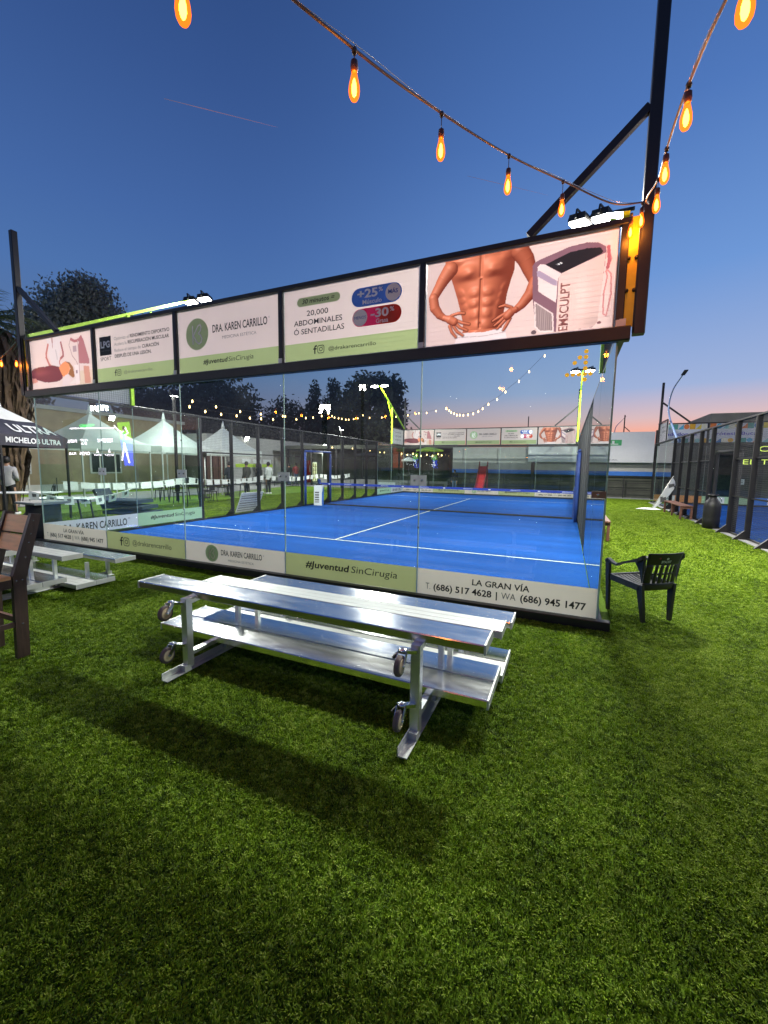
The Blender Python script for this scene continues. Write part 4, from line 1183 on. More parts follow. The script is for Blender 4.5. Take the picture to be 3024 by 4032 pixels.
# ------------------------------------------------------------------ tall black posts with braces (shade poles)
def pole(x, y, z0, z1, brace, label):
    t = thing('tall_pole', label, 'pole', (x, y, z0), 0, 'black poles with a diagonal brace')
    s = (x, y, z0)
    MB().cbox((x - .05, y - .05, z0), (x + .05, y + .05, z1), steel, .008).build('upright', t, s)
    if brace:
        MB().bar(brace[0], brace[1], .07, .07, steel).build('brace', t, s)
    return t
pole(10.17, -.04, 2.92, 5.97, ((10.12, -.04, 4.9), (9.13, -.04, 4.0)), 'tall black pole with a diagonal brace at the near right corner')
pole(-.20, -.04, 2.92, 5.95, ((-.16, -.04, 4.92), (.97, -.04, 4.0)), 'tall black pole with a diagonal brace at the far left end of the near wall')
pole(0.0, 20.10, 2.9, 5.95, ((0.04, 20.1, 4.9), (1.0, 20.1, 4.0)), 'black pole with a brace at the far left corner, seen through the glass')
pole(10.0, 20.10, 2.9, 5.9, ((9.96, 20.1, 5.0), (8.85, 20.1, 4.0)), 'black pole with a brace at the far right corner behind the lime mast')
pole(13.76, 20.10, 2.9, 5.98, ((13.8, 20.1, 5.0), (15.0, 20.1, 4.02)), 'black pole with a brace at the corner of the second court')
pole(14.75, 45, 0, 7.3, ((14.78, 45, 6.1), (15.3, 45, 5.6)), 'distant black pole with a brace beyond the boarded wall')
pole(5.2, 46, 0, 7.6, None, 'thin distant pole above the middle of the far banner row')
# shade net held between the far poles, barely darker than the sky
# ================================================================== STRING LIGHTS
def sag(a, b_, d, n):
    a = np.array(a, float); b_ = np.array(b_, float)
    return [tuple(a + (b_ - a) * t - np.array([0, 0, 4 * d * t * (1 - t)])) for t in np.linspace(0, 1, n)]
def big_bulb(parent, p, shift, drop=.05, tilt=(0, 0)):
    x, y, z = p
    m = MB()
    m.tube([(x, y, z), (x, y, z - drop)], .0025, cable_m, 5)
    m.lathe([(.008, 0), (.016, -.006), (.018, -.03), (.016, -.048), (.013, -.052)], (x, y, z - drop), socket, 10)
    m.build('bulb_socket', parent, shift)
    m = MB()
    h = z - drop - .05
    m.lathe([(.012, 0), (.014, -.012), (.018, -.03), (.024, -.055), (.026, -.078), (.0235, -.098), (.015, -.115), (.004, -.122)], (x, y, h), bulb_glow, 14)
    b_ = m.build('bulb', parent, shift)
    m = MB(); m.lathe([(.002, -.026), (.007, -.038), (.0115, -.060), (.0120, -.080), (.008, -.096), (.002, -.104)], (x, y, h), fil_glow, 8)
    m.build('filament', b_, shift)
    l = bpy.data.lights.new('bulb_light', 'POINT'); l.energy = BULB_W; l.color = (1, .42, .10); l.shadow_soft_size = .03
    lo = bpy.data.objects.new('bulb_light', l); COL.objects.link(lo); lo.parent = parent
    lo.location = (x - shift[0], y - shift[1], h - .075 - shift[2])
BULB_W = 5.0
P1 = [(8.639, -2.904, 3.353), (8.849, -2.232, 3.468), (9.136, -1.574, 3.589), (9.467, -.964, 3.692)]
def near_string(label, path, bulbs, dz=.10, drops=None):
    t = thing('string_lights', label, 'string lights', path[0], 0, 'strings of amber bulbs over the turf')
    s = path[0]
    # twisted pair with a bright support wire
    P = [Vector(p) for p in path]; Q = []
    for i in range(len(P) - 1):
        p0 = P[max(i - 1, 0)]; p1 = P[i]; p2 = P[i + 1]; p3 = P[min(i + 2, len(P) - 1)]
        n = max(6, int((p2 - p1).length / .03))
        for k in range(n):
            u = k / n
            Q.append(.5 * ((2 * p1) + (p2 - p0) * u + (2 * p0 - 5 * p1 + 4 * p2 - p3) * u * u + (3 * p1 - p0 - 3 * p2 + p3) * u ** 3))
    Q.append(P[-1])
    MB().tube(Q, .0065, cable_m, 6).build('cable', t, s)
    W = []
    for i, q in enumerate(Q):
        a = i * .22
        W.append(q + Vector((0, .004 * math.cos(a), .010 + .012 * math.sin(a * .37) + .004 * math.sin(a))))
    MB().tube(W, .0022, cable_clear, 5).build('support_wire', t, s)
    for j, p in enumerate(bulbs):
        drop = drops[j] if drops else .04
        MB().lathe([(.010, .012), (.014, .0), (.010, -.014)], (p[0], p[1], p[2] + .172 + drop - .05 + .0), cable_m, 8).build('cable_knot', t, s)
        big_bulb(t, (p[0], p[1], p[2] + .115 + drop), s, drop)
    return t
E1 = (10.10, -.12, 4.06)
def up(p, d): return (p[0], p[1], p[2] + d)
dr1 = [.03, .07, .07, .08]
path1 = [(8.25, -5.6, 3.55), (8.28, -4.4, 3.46), (8.41, -3.6, 3.44)] + [up(p, .115 + d + .012) for p, d in zip(P1, dr1)] + [(9.85, -.45, 3.93), E1]
near_string('string of amber bulbs slung from the upper left to the near right corner pole', path1, [(8.30, -4.35, 3.29)] + P1 + [], drops=[.03] + dr1)
P2 = [(10.059, -2.944, 3.094), (10.047, -2.212, 3.297), (10.066, -1.584, 3.423), (10.107, -1.026, 3.545)]
dr2 = [.03, .02, .02, .05]
path2 = [(10.35, -5.2, 2.95), (10.18, -4.0, 3.02)] + [up(p, .115 + d + .012) for p, d in zip(P2, dr2)] + [(10.10, -.5, 3.88), (10.16, -.14, 4.02)]
near_string('steep string of amber bulbs at the upper right, ending at the corner pole', path2, P2 + [(10.03, -.16, 3.80), (10.105, -.20, 3.86)], drops=dr2 + [.03, .03])
P3 = [(8.353, -3.591, 3.168)]
near_string('single amber bulb string cut off by the top edge at the left', [(7.2, -5.0, 3.6), (7.9, -3.9, 3.42), (8.353, -3.591, 3.36), (8.1, -2.6, 4.4), (7.9, -2.2, 5.4)], P3, drops=[.05])
near_string('string of amber bulbs ending at the far left corner of the near wall', [(-3.2, -.9, 3.55), (-1.9, -.5, 3.5), (-.75, -.25, 3.58), (-.2, -.12, 3.9)], [(-.62, -.2, 3.52), (-1.35, -.35, 3.44), (-.22, -.14, 3.50)], drops=[.03, .03, .03])

BULB_W = 5.0  # next string is added overhead to warm the chair
near_string('added string of amber bulbs overhead, unseen, throwing warm light on the wooden chair', sag((1.5, -4.4, 3.4), (7.6, -5.4, 3.4), .35, 9), [(p[0], p[1], p[2] - .17) for p in sag((1.5, -4.4, 3.4), (7.6, -5.4, 3.4), .35, 9)[1:-1]])
def far_string(label, pts, r=.035):
    t = thing('string_lights', label, 'string lights', pts[0], 0, 'far strings of warm bulbs')
    s = pts[0]
    MB().tube([up(p, .09) for p in pts], .006, cable_m, 4).build('cable', t, s)
    base = None
    for p in pts:
        if base is None:
            base = MB().lathe([(r * .35, .07), (r * .6, .05), (r, .0), (r * .8, -.035), (r * .2, -.05)], (0, 0, 0), bulb_far, 8).build('bulb', t)
            base.location = (0, 0, 0)
            o = base
        else:
            o = base.copy(); COL.objects.link(o); o.parent = t
        o.location = (p[0] - s[0], p[1] - s[1], p[2] - s[2])
    return t
far_string('string of warm bulbs in front of the dark trees, left half', [(-5.0, 8.009, 3.996), (-5.0, 8.829, 3.904), (-5.0, 9.734, 3.892), (-5.0, 10.706, 3.937), (-5.0, 11.604, 3.931), (-5.0, 12.433, 3.984), (-5.0, 13.388, 4.06), (-5.0, 14.216, 4.325), (-5.0, 15.476, 4.286), (-5.0, 16.428, 4.471), (-5.0, 17.211, 4.584), (-5.0, 18.19, 4.795)])
far_string('shorter string of warm bulbs just above the first in front of the dark trees', [(-5.2, 8.338, 4.28), (-5.2, 9.638, 4.22), (-5.2, 11.158, 4.2), (-5.2, 12.655, 4.26), (-5.2, 14.699, 4.38)])
far_string('string of warm bulbs before the tall tree at the court centre', [(-5.0, 19.01, 5.028), (-5.0, 19.471, 4.928), (-5.0, 19.792, 4.873), (-5.0, 20.322, 4.881), (-5.0, 20.765, 4.893), (-5.0, 21.345, 4.904), (-5.0, 21.769, 4.95), (-5.8, 24.0, 5.256), (-5.429, 24.0, 5.301), (-4.986, 24.0, 5.513)])
far_string('string of warm bulbs running from the tall tree to the far lime mast', [(-4.415, 24.0, 5.307), (-3.382, 24.0, 5.297), (-2.23, 24.0, 5.312), (-1.297, 24.0, 5.38), (-.446, 24.0, 5.494), (.139, 24.0, 5.5), (.839, 24.0, 5.603)])
far_string('sagging string of warm bulbs above the far banners, standing in for the reflected overhead string', [(3.825, 16.0, 4.594), (3.984, 16.0, 4.492), (4.087, 16.0, 4.397), (4.244, 16.0, 4.328), (4.384, 16.0, 4.254), (4.532, 16.0, 4.249), (4.712, 16.0, 4.226), (4.948, 16.0, 4.244), (5.202, 16.0, 4.287), (5.451, 16.0, 4.386), (5.655, 16.0, 4.517), (5.926, 16.0, 4.71), (6.33, 16.0, 4.919), (6.705, 16.0, 5.25), (7.3, 16.0, 5.703), (7.734, 16.0, 6.115), (8.374, 16.0, 6.764)], .028)  # solid bulbs in place of the overhead string's mirror image
far_string('low string of warm bulbs along the left pavilion', [(-6.0, 21.159, 2.938), (-6.0, 22.555, 2.924), (-6.0, 24.216, 2.999), (-6.0, 26.13, 2.926), (-6.0, 27.394, 2.977), (-6.0, 28.547, 2.93), (-6.0, 29.463, 2.898), (-6.0, 30.42, 2.923), (-6.0, 31.496, 3.043), (-6.0, 32.602, 3.169), (-6.0, 33.708, 3.287), (-6.0, 34.422, 3.479)])
far_string('low string of warm bulbs inside the dark pavilion', [(-1.494, 23.4, 2.577), (-1.047, 23.4, 2.495), (-.609, 23.4, 2.579), (-.344, 23.4, 2.456), (.003, 23.4, 2.416), (.429, 23.4, 2.499), (.856, 23.4, 2.42), (1.271, 23.4, 2.542), (1.523, 23.4, 2.463)])

# ================================================================== BLEACHERS
def bleacher(name, label):
    """three rows: seats A B C stepping down towards the court, footboards D and E.  Local origin: rear right ground corner at x=0 (right end)."""
    t = thing(name, label, 'bleacher', (0, 0, 0), 0, 'aluminium bleachers outside the glass')
    L = -2.90
    def plank(n, y0, y1, z, m=alu, th=.055, ribs=0):
        b = MB()
        c = .006
        b.cbox((L + .006, y0, z - th), (-.006, y1, z), m, c)
        if ribs:
            for k in range(1, ribs + 1):
                yy = y0 + (y1 - y0) * k / (ribs + 1)
                b.box((L + .012, yy - .002, z - .001), (-.012, yy + .002, z + .0012), m)
        o = b.build(n, t)
        for xx in (L, 0):
            e = MB(); e.cbox((xx - .006, y0 - .003, z - th - .003), (xx + .006, y1 + .003, z + .003), alu_pale, .001)
            e.build('end_cap', o)
        return o
    plank('seat_plank', -2.478, -2.235, .642)
    plank('seat_plank', -1.808, -1.570, .473, alu_pale, ribs=2)
    plank('seat_plank', -1.160, -.870, .309)
    plank('foot_plank', -2.285, -2.035, .206); plank('foot_plank', -2.025, -1.775, .206)
    plank('foot_plank', -1.670, -1.430, .075 + .0, alu_pale, ribs=2); plank('foot_plank', -1.420, -1.180, .075)
    for x in (-.395, -2.315):
        MB().cbox((x - .03, -2.53, .03), (x + .03, -2.47, .587), alu_dull, .004).build('upright', t)
        MB().bar((x, -2.50, .55), (x, -2.25, .575), .05, .03, alu_dull).build('seat_bracket', t)
        r = MB(); r.box((x - .03, -2.72, .0), (x - .024, -.95, .055), alu_pale); r.box((x - .03, -2.72, -.0), (x + .03, -.95, .006), alu_pale)
        r.box((x - .0235, -2.56, .006), (x + .03, -2.50, .05), alu_pale)
        r.build('runner', t)
        for (y, z0, z1) in ((-1.95, .206, .42), (-1.69, .02, .42), (-1.30, .0751, .254), (-1.02, .02, .254), (-2.1, .02, .151)):
            MB().cbox((x - .02, y - .02, z0), (x + .02, y + .02, z1), alu_dull, .003).build('support_post', t)
        MB().cbox((x - .0235, -2.47, .115), (x + .0235, -1.0 - .77, .150), alu_dull, .003).build('cross_tube', t)
        for z in (.50, .165):
            w = MB(); sd = -1
            # wheel hangs off the rear of the upright on a swivel fork
            y = -2.645; xx = x - .055
            w.lathe([(.042, -.016), (.057, -.014), (.060, -.008), (.060, .008), (.057, .014), (.042, .016)], (xx, y, z), rubber, 20, 'x')
            wh = w.build('wheel', t)
            h = MB(); h.lathe([(.008, -.022), (.018, -.022), (.022, -.020), (.026, -.017), (.036, -.018), (.043, -.018), (.043, .018), (.036, .018), (.026, .017), (.022, .020), (.018, .022), (.008, .022)], (xx, y, z), cream, 18, 'x')
            h.build('hub', wh)
            f = MB()
            for sx in (-.026, .026):
                f.bar((xx + sx, y, z), (xx + sx, y + .045, z + .062), .004, .028, chrome)
            f.bar((xx - .028, y + .05, z + .066), (xx + .028, y + .05, z + .066), .012, .026, chrome)
            f.bar((xx, y + .05, z + .066), (x, -2.528, z + .05), .035, .02, chrome)
            f.lathe([(.006, -.032), (.010, -.030), (.010, .030), (.006, .032)], (xx, y, z), chrome, 8, 'x')
            f.lathe([(.02, .0), (.027, .006), (.027, .016), (.015, .024)], (xx, y + .055, z + .060), chrome, 12)
            f.build('caster_fork', t)
            MB().bar((xx - .05, y + .02, z + .03), (xx - .03, y + .05, z + .05), .01, .02, steel).build('brake_pedal', t)
    # front seat diagonal stays
    return t
b1 = bleacher('bleacher', 'three row aluminium bleacher with caster wheels, standing alone in the foreground')
b1.location = (9.265, 0, 0)
b1.rotation_euler = (0, 0, 0)
b2 = dup(b1, (4.0, 0, 0), 0, 'aluminium bleacher at the left, partly hidden by the wooden chair')

# ================================================================== CHAIRS
def bar_chair():
    t = thing('bar_chair', 'tall dark wooden bar chair with varnished slat back, cut off at the left edge', 'chair', (5.32, -2.93, 0))
    Y = 0
    tw = .43
    for sx in (-.2, .2):
        # rear leg kinks at the seat and leans back towards the court
        pr = [(-.055, 0), (.035, 0), (.05, .66), (.19, 1.19), (.12, 1.2), (-.04, .70)]
        MB().prism(pr, lambda u, v, w_, sx=sx: (sx + w_, u, v), -.021, .021, wood_dark).build('rear_leg', t)
        MB().cbox((sx - .021, -.42, 0), (sx + .021, -.36, .67), wood_dark, .004).build('front_leg', t)
        MB().box((sx - .016, -.36, .60), (sx + .016, -.05, .67), wood_dark).build('seat_rail', t)
        MB().box((sx - .014, -.36, .27), (sx + .014, -.045, .31), wood_dark).build('stretcher', t)
        for (u, v) in ((.13, 1.14), (.105, 1.03), (.085, .96), (.055, .84), (-.02, .655), (.02, .655), (.0, .285)):
            MB().lathe([(.006, -.004), (.006, .0), (.002, .002)], (sx + (.0235 if sx > 0 else -.0235), u, v), chrome, 7, 'x').build('bolt', t)
    def slat(z0, z1, off0, off1):
        m = MB()
        vs = []
        for x in (-.178, .178):
            for (z, o) in ((z0, off0), (z1, off1)):
                vs += [(x, o - .010, z), (x, o + .012, z)]
        m.add([vs[0], vs[4], vs[6], vs[2], vs[1], vs[5], vs[7], vs[3]], [(0, 1, 2, 3), (7, 6, 5, 4), (0, 4, 5, 1), (1, 5, 6, 2), (2, 6, 7, 3), (3, 7, 4, 0)], wood)
        m.build('back_slat', t)
    slat(1.035, 1.175, .095, .135); slat(.885, 1.015, .05, .088)
    for k in range(3):
        MB().cbox((-.215, -.43 + k * .128, .672), (.215, -.43 + k * .128 + .122, .70), wood, .004).build('seat_slat', t)
    for (y, z) in ((-.39, .27), (-.005, .29)):
        MB().box((-.178, y - .014, z), (.178, y + .014, z + .045), wood_mid if y > -.1 else wood_dark).build('stretcher', t)
    MB().box((-.178, -.012, .60), (.178, .016, .66), wood_dark).build('seat_rail', t)
    return t
bar_chair()

def plastic_chair():
    _pc = t = thing('plastic_armchair', 'black plastic armchair with a white beer logo, on the turf by the court corner', 'chair', (10.46, .59, 0), math.atan2(.6, .8) )
    # local: faces +y, back at -y
    t.scale = (.93, .93, .97)
    m = plastic_black
    # seat shell with slots: slats
    for k in range(9):
        x = -.20 + k * .05
        b = MB(); pts = []
        n = 6
        vs = []; fs = []
        for i in range(n + 1):
            y = -.20 + .42 * i / n
            z = .405 + .03 * (i / n) ** 2 - .02 * math.sin(math.pi * i / n)
            vs += [(x - .019, y, z), (x + .019, y, z), (x + .019, y, z - .012), (x - .019, y, z - .012)]
        for i in range(n):
            a = i * 4
            for q in range(4):
                fs.append((a + q, a + (q + 1) % 4, a + 4 + (q + 1) % 4, a + 4 + q))
        fs += [(3, 2, 1, 0), (n * 4, n * 4 + 1, n * 4 + 2, n * 4 + 3)]
        b.add(vs, fs, m, False); b.build('seat_slat', t)
    r = MB()
    r.bar((-.235, -.21, .395), (-.25, .235, .42), .03, .07, m); r.bar((.235, -.21, .395), (.25, .235, .42), .03, .07, m)
    r.bar((-.25, .235, .415), (.25, .235, .415), .035, .06, m); r.bar((-.22, -.215, .395), (.22, -.215, .395), .03, .07, m)
    r.build('seat_frame', t)
    # backrest shell (curved plate with slots): build as strips
    def shell(x0, x1, z0, z1, n=5, nz=5):
        vs = []; fs = []
        f = lambda x, z: -.225 - .075 * (max(0, z - .40) / .40) ** 1.6 - .045 * (1 - (x / .26) ** 2)
        th = .010
        for j in range(nz + 1):
            z = z0 + (z1 - z0) * j / nz
            sc = .93 + .10 * max(0, (z - .62) / .18) ** 1.5
            for i in range(n + 1):
                x = (x0 + (x1 - x0) * i / n) * sc
                vs.append((x, f(x / sc, z), z))
        K = len(vs)
        vs += [(x, y - th, z) for x, y, z in vs]
        for j in range(nz):
            for i in range(n):
                a = j * (n + 1) + i
                fs.append((a, a + 1, a + n + 2, a + n + 1)); fs.append((K + a, K + a + n + 1, K + a + n + 2, K + a + 1))
        for i in range(n):
            fs.append((i + 1, i, K + i, K + i + 1)); a = nz * (n + 1) + i; fs.append((a, a + 1, K + a + 1, K + a))
        for j in range(nz):
            a = j * (n + 1); fs.append((a, a + n + 1, K + a + n + 1, K + a)); a += n; fs.append((a + n + 1, a, K + a, K + a + n + 1))
        b = MB(); b.add(vs, fs, m, True); return b
    B = shell(-.235, .235, .665, .80, 14, 8)
    for (a, c) in ((-.235, -.155), (-.125, -.09), (-.06, -.018), (.018, .06), (.09, .125), (.155, .235)):
        q = shell(a, c, .455, .665, 3, 7); B.add(q.v, q.f, m, True)
    q = shell(-.235, .235, .38, .455, 14, 3); B.add(q.v, q.f, m, True)
    for zz in (.55, ):
        q = shell(-.235, .235, zz, zz + .022, 14, 1); B.add(q.v, q.f, m, True)
    B.build('backrest', t)
    lt = MB()
    ff = lambda u, v: (-u, -.238 - .075 * ((v - .40) / .40) ** 1.6 - .045 * (1 - (u / .26) ** 2) , v)
    text(lt, 'TECATE', -.06, .075, .690, .026, ff, v_white, .02)
    disc(lt, .0, .738, .018, .013, ff, v_white, 10); disc(lt, .10, .745, .010, .010, ff, p_red, 8)
    lt.build('lettering', t)
    # legs (channel section) and arms
    def leg(p0, p1, w0, w1, th, n):
        b = MB(); p0 = Vector(p0); p1 = Vector(p1)
        vs = []
        for p, w in ((p0, w0), (p1, w1)):
            vs += [(p.x - th / 2, p.y - w / 2, p.z), (p.x + th / 2, p.y - w / 2, p.z), (p.x + th / 2, p.y + w / 2, p.z), (p.x - th / 2, p.y + w / 2, p.z)]
        b.add(vs, [(3, 2, 1, 0), (4, 5, 6, 7), (0, 1, 5, 4), (1, 2, 6, 5), (2, 3, 7, 6), (3, 0, 4, 7)], m)
        return b.build(n, t)
    for sx in (-1, 1):
        leg((sx * .245, .215, .01), (sx * .262, .245, .62), .03, .065, .035, 'front_leg')
        leg((sx * .185, -.255, .01), (sx * .225, -.215, .43), .034, .085, .04, 'rear_leg')
        A = MB(); pts = [(sx * .262, .265, .615), (sx * .275, .22, .645), (sx * .285, .12, .612), (sx * .29, .06, .605), (sx * .295, .0, .64), (sx * .292, -.12, .685), (sx * .285, -.24, .735), (sx * .27, -.29, .775)]
        vs = []; fs = []
        for i, p in enumerate(pts):
            w = .032
            hh = .022 if i < 6 else .045
            vs += [(p[0] - w, p[1], p[2]), (p[0] + w * .6, p[1], p[2]), (p[0] + w * .6, p[1], p[2] - hh), (p[0] - w, p[1], p[2] - hh)]
        for i in range(len(pts) - 1):
            a = i * 4
            for k in range(4): fs.append((a + k, a + (k + 1) % 4, a + 4 + (k + 1) % 4, a + 4 + k))
        fs += [(3, 2, 1, 0), tuple(len(pts) * 4 - 4 + k for k in range(4))]
        A.add(vs, fs, m, False)
        # web where the arm runs into the back
        A.add([(sx * .275, -.16, .69), (sx * .27, -.28, .77), (sx * .25, -.27, .60), (sx * .245, -.25, .46), (sx * .255, -.22, .58),
               (sx * .265, -.16, .69), (sx * .26, -.28, .77), (sx * .24, -.27, .60), (sx * .235, -.25, .46), (sx * .245, -.22, .58)],
              [(0, 1, 2, 3, 4), (9, 8, 7, 6, 5), (0, 5, 6, 1), (1, 6, 7, 2), (2, 7, 8, 3), (3, 8, 9, 4), (4, 9, 5, 0)], m)
        A.build('armrest', t)
    return t
plastic_chair()

# low brown benches
def bench(label, loc, rz, L=1.9):
    t = thing('bench', label, 'bench', loc, rz, 'low brown benches beside the courts')
    for k in range(3):
        MB().cbox((-.18 + k * .125, -L / 2, .43), (-.18 + k * .125 + .115, L / 2, .465), wood_mid, .004).build('seat_slat', t)
    for y in (-L / 2 + .06, 0, L / 2 - .06):
        for x in (-.15, .15):
            MB().cbox((x - .03, y - .03, 0), (x + .03, y + .03, .43), wood_mid, .004).build('leg', t)
        MB().box((-.12, y - .02, .36), (.12, y + .02, .43), wood_mid).build('crossbar', t)
    return t
bn = bench('brown wooden bench along the fence of the second court', (13.38, 13.3, 0), 0, 2.6)
c = dup(bn, (10.42, 7.15, 0), 0, 'brown wooden bench behind the near right glass corner, only its end showing')

# fallen feather flag
t = thing('feather_flag', 'white feather flag fallen against the bench in the turf alley', 'flag', (13.3, 15.6, 0))
s = (13.3, 15.6, 0)
vs = []
prof = [(0, .0), (.06, .16), (.22, .30), (.42, .42), (.62, .50), (.86, .52), (1.05, .44), (1.18, .30), (1.27, .14), (1.32, .02)]
P = []
for z, w in prof: P.append((12.98 + z * .48 + w * .55, 15.6 + .05 * math.sin(z * 6), z - w * .25 * 0 + .02))
Q_ = [(12.98 + z * .48, 15.6, z + .02) for z, w in prof]
m = MB(); m.add(Q_ + P, [(i, i + 1, len(prof) + i + 1, len(prof) + i) for i in range(len(prof) - 1)], cloth_white, True); m.build('sail', t, s)
m = MB()
for z in (.32, .85): m.add([(13.10 + z * .48, 15.59, z), (13.30 + z * .48, 15.59, z + .06), (13.28 + z * .48, 15.59, z + .26), (13.08 + z * .48, 15.59, z + .22)], [(0, 1, 2, 3)], p_grey)
m.build('printed_mark', t, s)
MB().tube([(12.95, 15.62, .02), (13.3, 15.62, .70), (13.64, 15.62, 1.42)], .012, alu_pale, 6).build('flag_pole', t, s)
m = MB(); m.add([(12.35, 15.45, .02), (12.95, 15.25, .02), (13.3, 15.45, .03), (13.1, 15.7, .06), (12.7, 15.62, .07)], [(0, 1, 2, 3, 4)], cloth_white); m.build('trailing_cloth', t, s)

# black urn-like bin / water drum by the gate of the second court
t = thing('water_drum', 'tall black drum with a cap standing by the gate of the second court', 'bin', (13.5, 9.85, 0))
m = MB(); m.lathe([(.17, 0), (.20, .02), (.205, .25), (.20, .32), (.205, .38), (.205, .62), (.19, .72), (.15, .80), (.10, .86), (.09, .92)], (0, 0, 0), plastic_black, 20); m.build('body', t)
m = MB(); m.lathe([(.11, .92), (.13, .93), (.13, .98), (.11, .99)], (0, 0, 0), plastic_black, 16); m.build('cap', t)
m = MB(); m.tube([(.13, 0, .90), (.19, 0, .84), (.20, 0, .78)], .012, chrome, 6); m.build('tap', t)

# ================================================================== BUILDINGS
# --- left row
t = thing('pavilion_building', 'long pale grey single storey building behind the tents on the left', 'building', (-13, 24, 0))
s = (-13, 24, 0)
B_ = lambda m, n: m.build(n, t, s)
B_(MB().box((-19, 16.3, 2.84), (-13, 40.5, 3.72), wall_grey), 'parapet_wall')
segs = [(16.3, 17.0), (18.9, 23.0), (27.4, 31.5), (40.0, 40.5)]
B_(MB().box((-19, 18.7, -.1), (-13.0, 23.2, 2.838), wall_grey), 'wall')
B_(MB().box((-19, 23.2, -.1), (-14.3, 27.6, 2.838), wall_white), 'wall')
B_(MB().box((-19, 27.6, -.1), (-14.0, 30.8, 2.838), wall_grey), 'wall')
B_(MB().box((-19, 30.8, -.1), (-13.0, 33.6, 2.838), wall_white), 'wall')
B_(MB().box((-19, 33.6, 2.0), (-13.0, 40.5, 2.838), wall_grey), 'wall')
B_(MB().box((-19, 33.6, -.1), (-15.2, 40.5, 1.999), wall_dark), 'wall')
B_(MB().box((-13.6, 33.7, -.1), (-13.0, 40.4, 1.0), concrete), 'bar_counter')
B_(MB().box((-13.7, 33.6, 1.0), (-12.9, 40.5, 1.06), wood_dark), 'counter_top')
for k in range(4):
    B_(MB().box((-15.18, 34.2 + k * 1.5, 1.15), (-15.1, 35.5 + k * 1.5, 1.85), alu_pale), 'shelf_panel')
B_(MB().box((-13.02, 18.9, 1.42), (-12.985, 23.1, 1.68), lime_paint), 'painted_band')
for k in range(3):
    B_(MB().box((-13.03, 19.6 + k * 1.2, 1.75), (-12.986, 20.5 + k * 1.2, 2.05), v_white), 'menu_board')
B_(MB().box((-19, 16.3, -.1), (-13.9, 18.7, 2.838), wall_dark), 'wall')
for y in (16.35, 17.0, 17.55, 18.1):
    B_(MB().box((-13.88, y, 0), (-13.80, y + .45, 2.5), wood_mid), 'door_panel')

# fridge and red cabinet
t = thing('drinks_fridge', 'lit glass-door drinks fridge beside the red cabinet', 'fridge', (-13.1, 29.6, 0))
MB().box((-.8, -.38, 0), (0, .38, 2.0), sign_white).build('cabinet', t)
MB().box((0.002, -.34, .12), (.03, .34, 1.92), mat('lit_fridge_door', (.9, .9, .8), .3, emit=(1, .88, .5), estr=.9)).build('glass_door', t)
for k in range(4): MB().box((.031, -.32, .4 + k * .38), (.04, .32, .43 + k * .38), p_grey).build('shelf', t)
for k in range(2): MB().box((.0305, -.30 + k * .32, .15), (.037, -.18 + k * .32, 1.85), mat('fridge_bottles', (.6, .45, .1), .4)).build('bottle_row', t)
t = thing('vending_cabinet', 'red vending cabinet with a white bottle sign behind the fence', 'cabinet', (-13.1, 28.75, 0))
MB().box((-.8, -.4, 0), (0, .4, 2.1), red_paint).build('cabinet', t)
m = MB(); m.flat([(-.1, 1.0), (.08, 1.0), (.06, 1.5), (.0, 1.75), (-.06, 1.5)], lambda u, v: (.004, u, v), v_white); m.build('bottle_sign', t)

# --- added tan building behind the palm, standing in for tan glow in the side glass
t = thing('added_tan_building', 'large tan building at the left, added for the tan glow in the side glass', 'building', (-15, 6, 0))
s = (-15, 6, 0)
MB().box((-24, -6, -.1), (-15, 15.9, 4.3), wall_tan).build('wall', t, s)
MB().box((-24.2, -6.2, 4.3), (-14.8, 16.1, 4.5), wall_grey).build('parapet', t, s)
for k in range(4):
    f = MB().box((-14.99, -4 + k * 4.6, 1.0), (-14.94, -2.2 + k * 4.6, 2.2), alu_pale).build('window', t, s)
    MB().box((-14.938, -3.9 + k * 4.6, 1.08), (-14.93, -2.3 + k * 4.6, 2.12), dark_glass).build('pane', f, s)
MB().box((-14.995, -6, .9 - .9), (-14.96, 15.9, .45), wall_white).build('plinth', t, s)

# --- far wall with blue band and rail
t = thing('boundary_wall', 'pale grey boundary wall with a blue band at its foot beyond the court', 'wall', (8, 23.5, 0))
s = (8, 23.5, 0)
MB().box((2.3, 23.5, 1.55), (14.4, 23.75, 3.02), wall_grey).build('wall', t, s)
MB().box((2.3, 23.44, 1.30), (14.4, 23.75, 1.55), blue_paint).build('painted_band', t, s)
MB().box((2.3, 23.7, -.1), (14.4, 23.75, 1.30), wall_dark).build('wall', t, s)
for k in range(8):
    x = 2.35 + k * 1.72
    MB().box((x, 23.2, -.1), (x + .06, 23.26, 1.30), steel).build('rail_post', t, s)
for z in (.45, .85, 1.24):
    MB().box((2.3, 23.27, z), (14.4, 23.30, z + .04), steel).build('rail', t, s)
for k in range(5):
    x = 3.0 + k * 2.3
    MB().box((x, 23.46, 1.9), (x + .03, 23.498, 2.95), concrete).build('wall_joint', t, s)
t = thing('sign_board', 'large white sign board with green letters on the far boundary wall, right of the glass', 'sign', (12.5, 22.95, 2.06))
s = (12.5, 22.95, 2.06)
MB().cbox((7.3, 22.95, 2.06), (14.05, 23.0, 3.82), sign_white, .02).build('board', t, s)
m = MB(); m.flat([(9.5, 3.05), (12.42, 3.05), (12.42, 3.38), (9.5, 3.38)], fW(22.948), sign_green)
text(m, 'DENTAL', 9.75, 12.25, 3.12, .19, fW(22.946), v_white, .03); text(m, 'DENTAL', 11.2, 12.30, 2.19, .06, fW(22.948), p_grey, .01)
m.build('lettering', t, s)
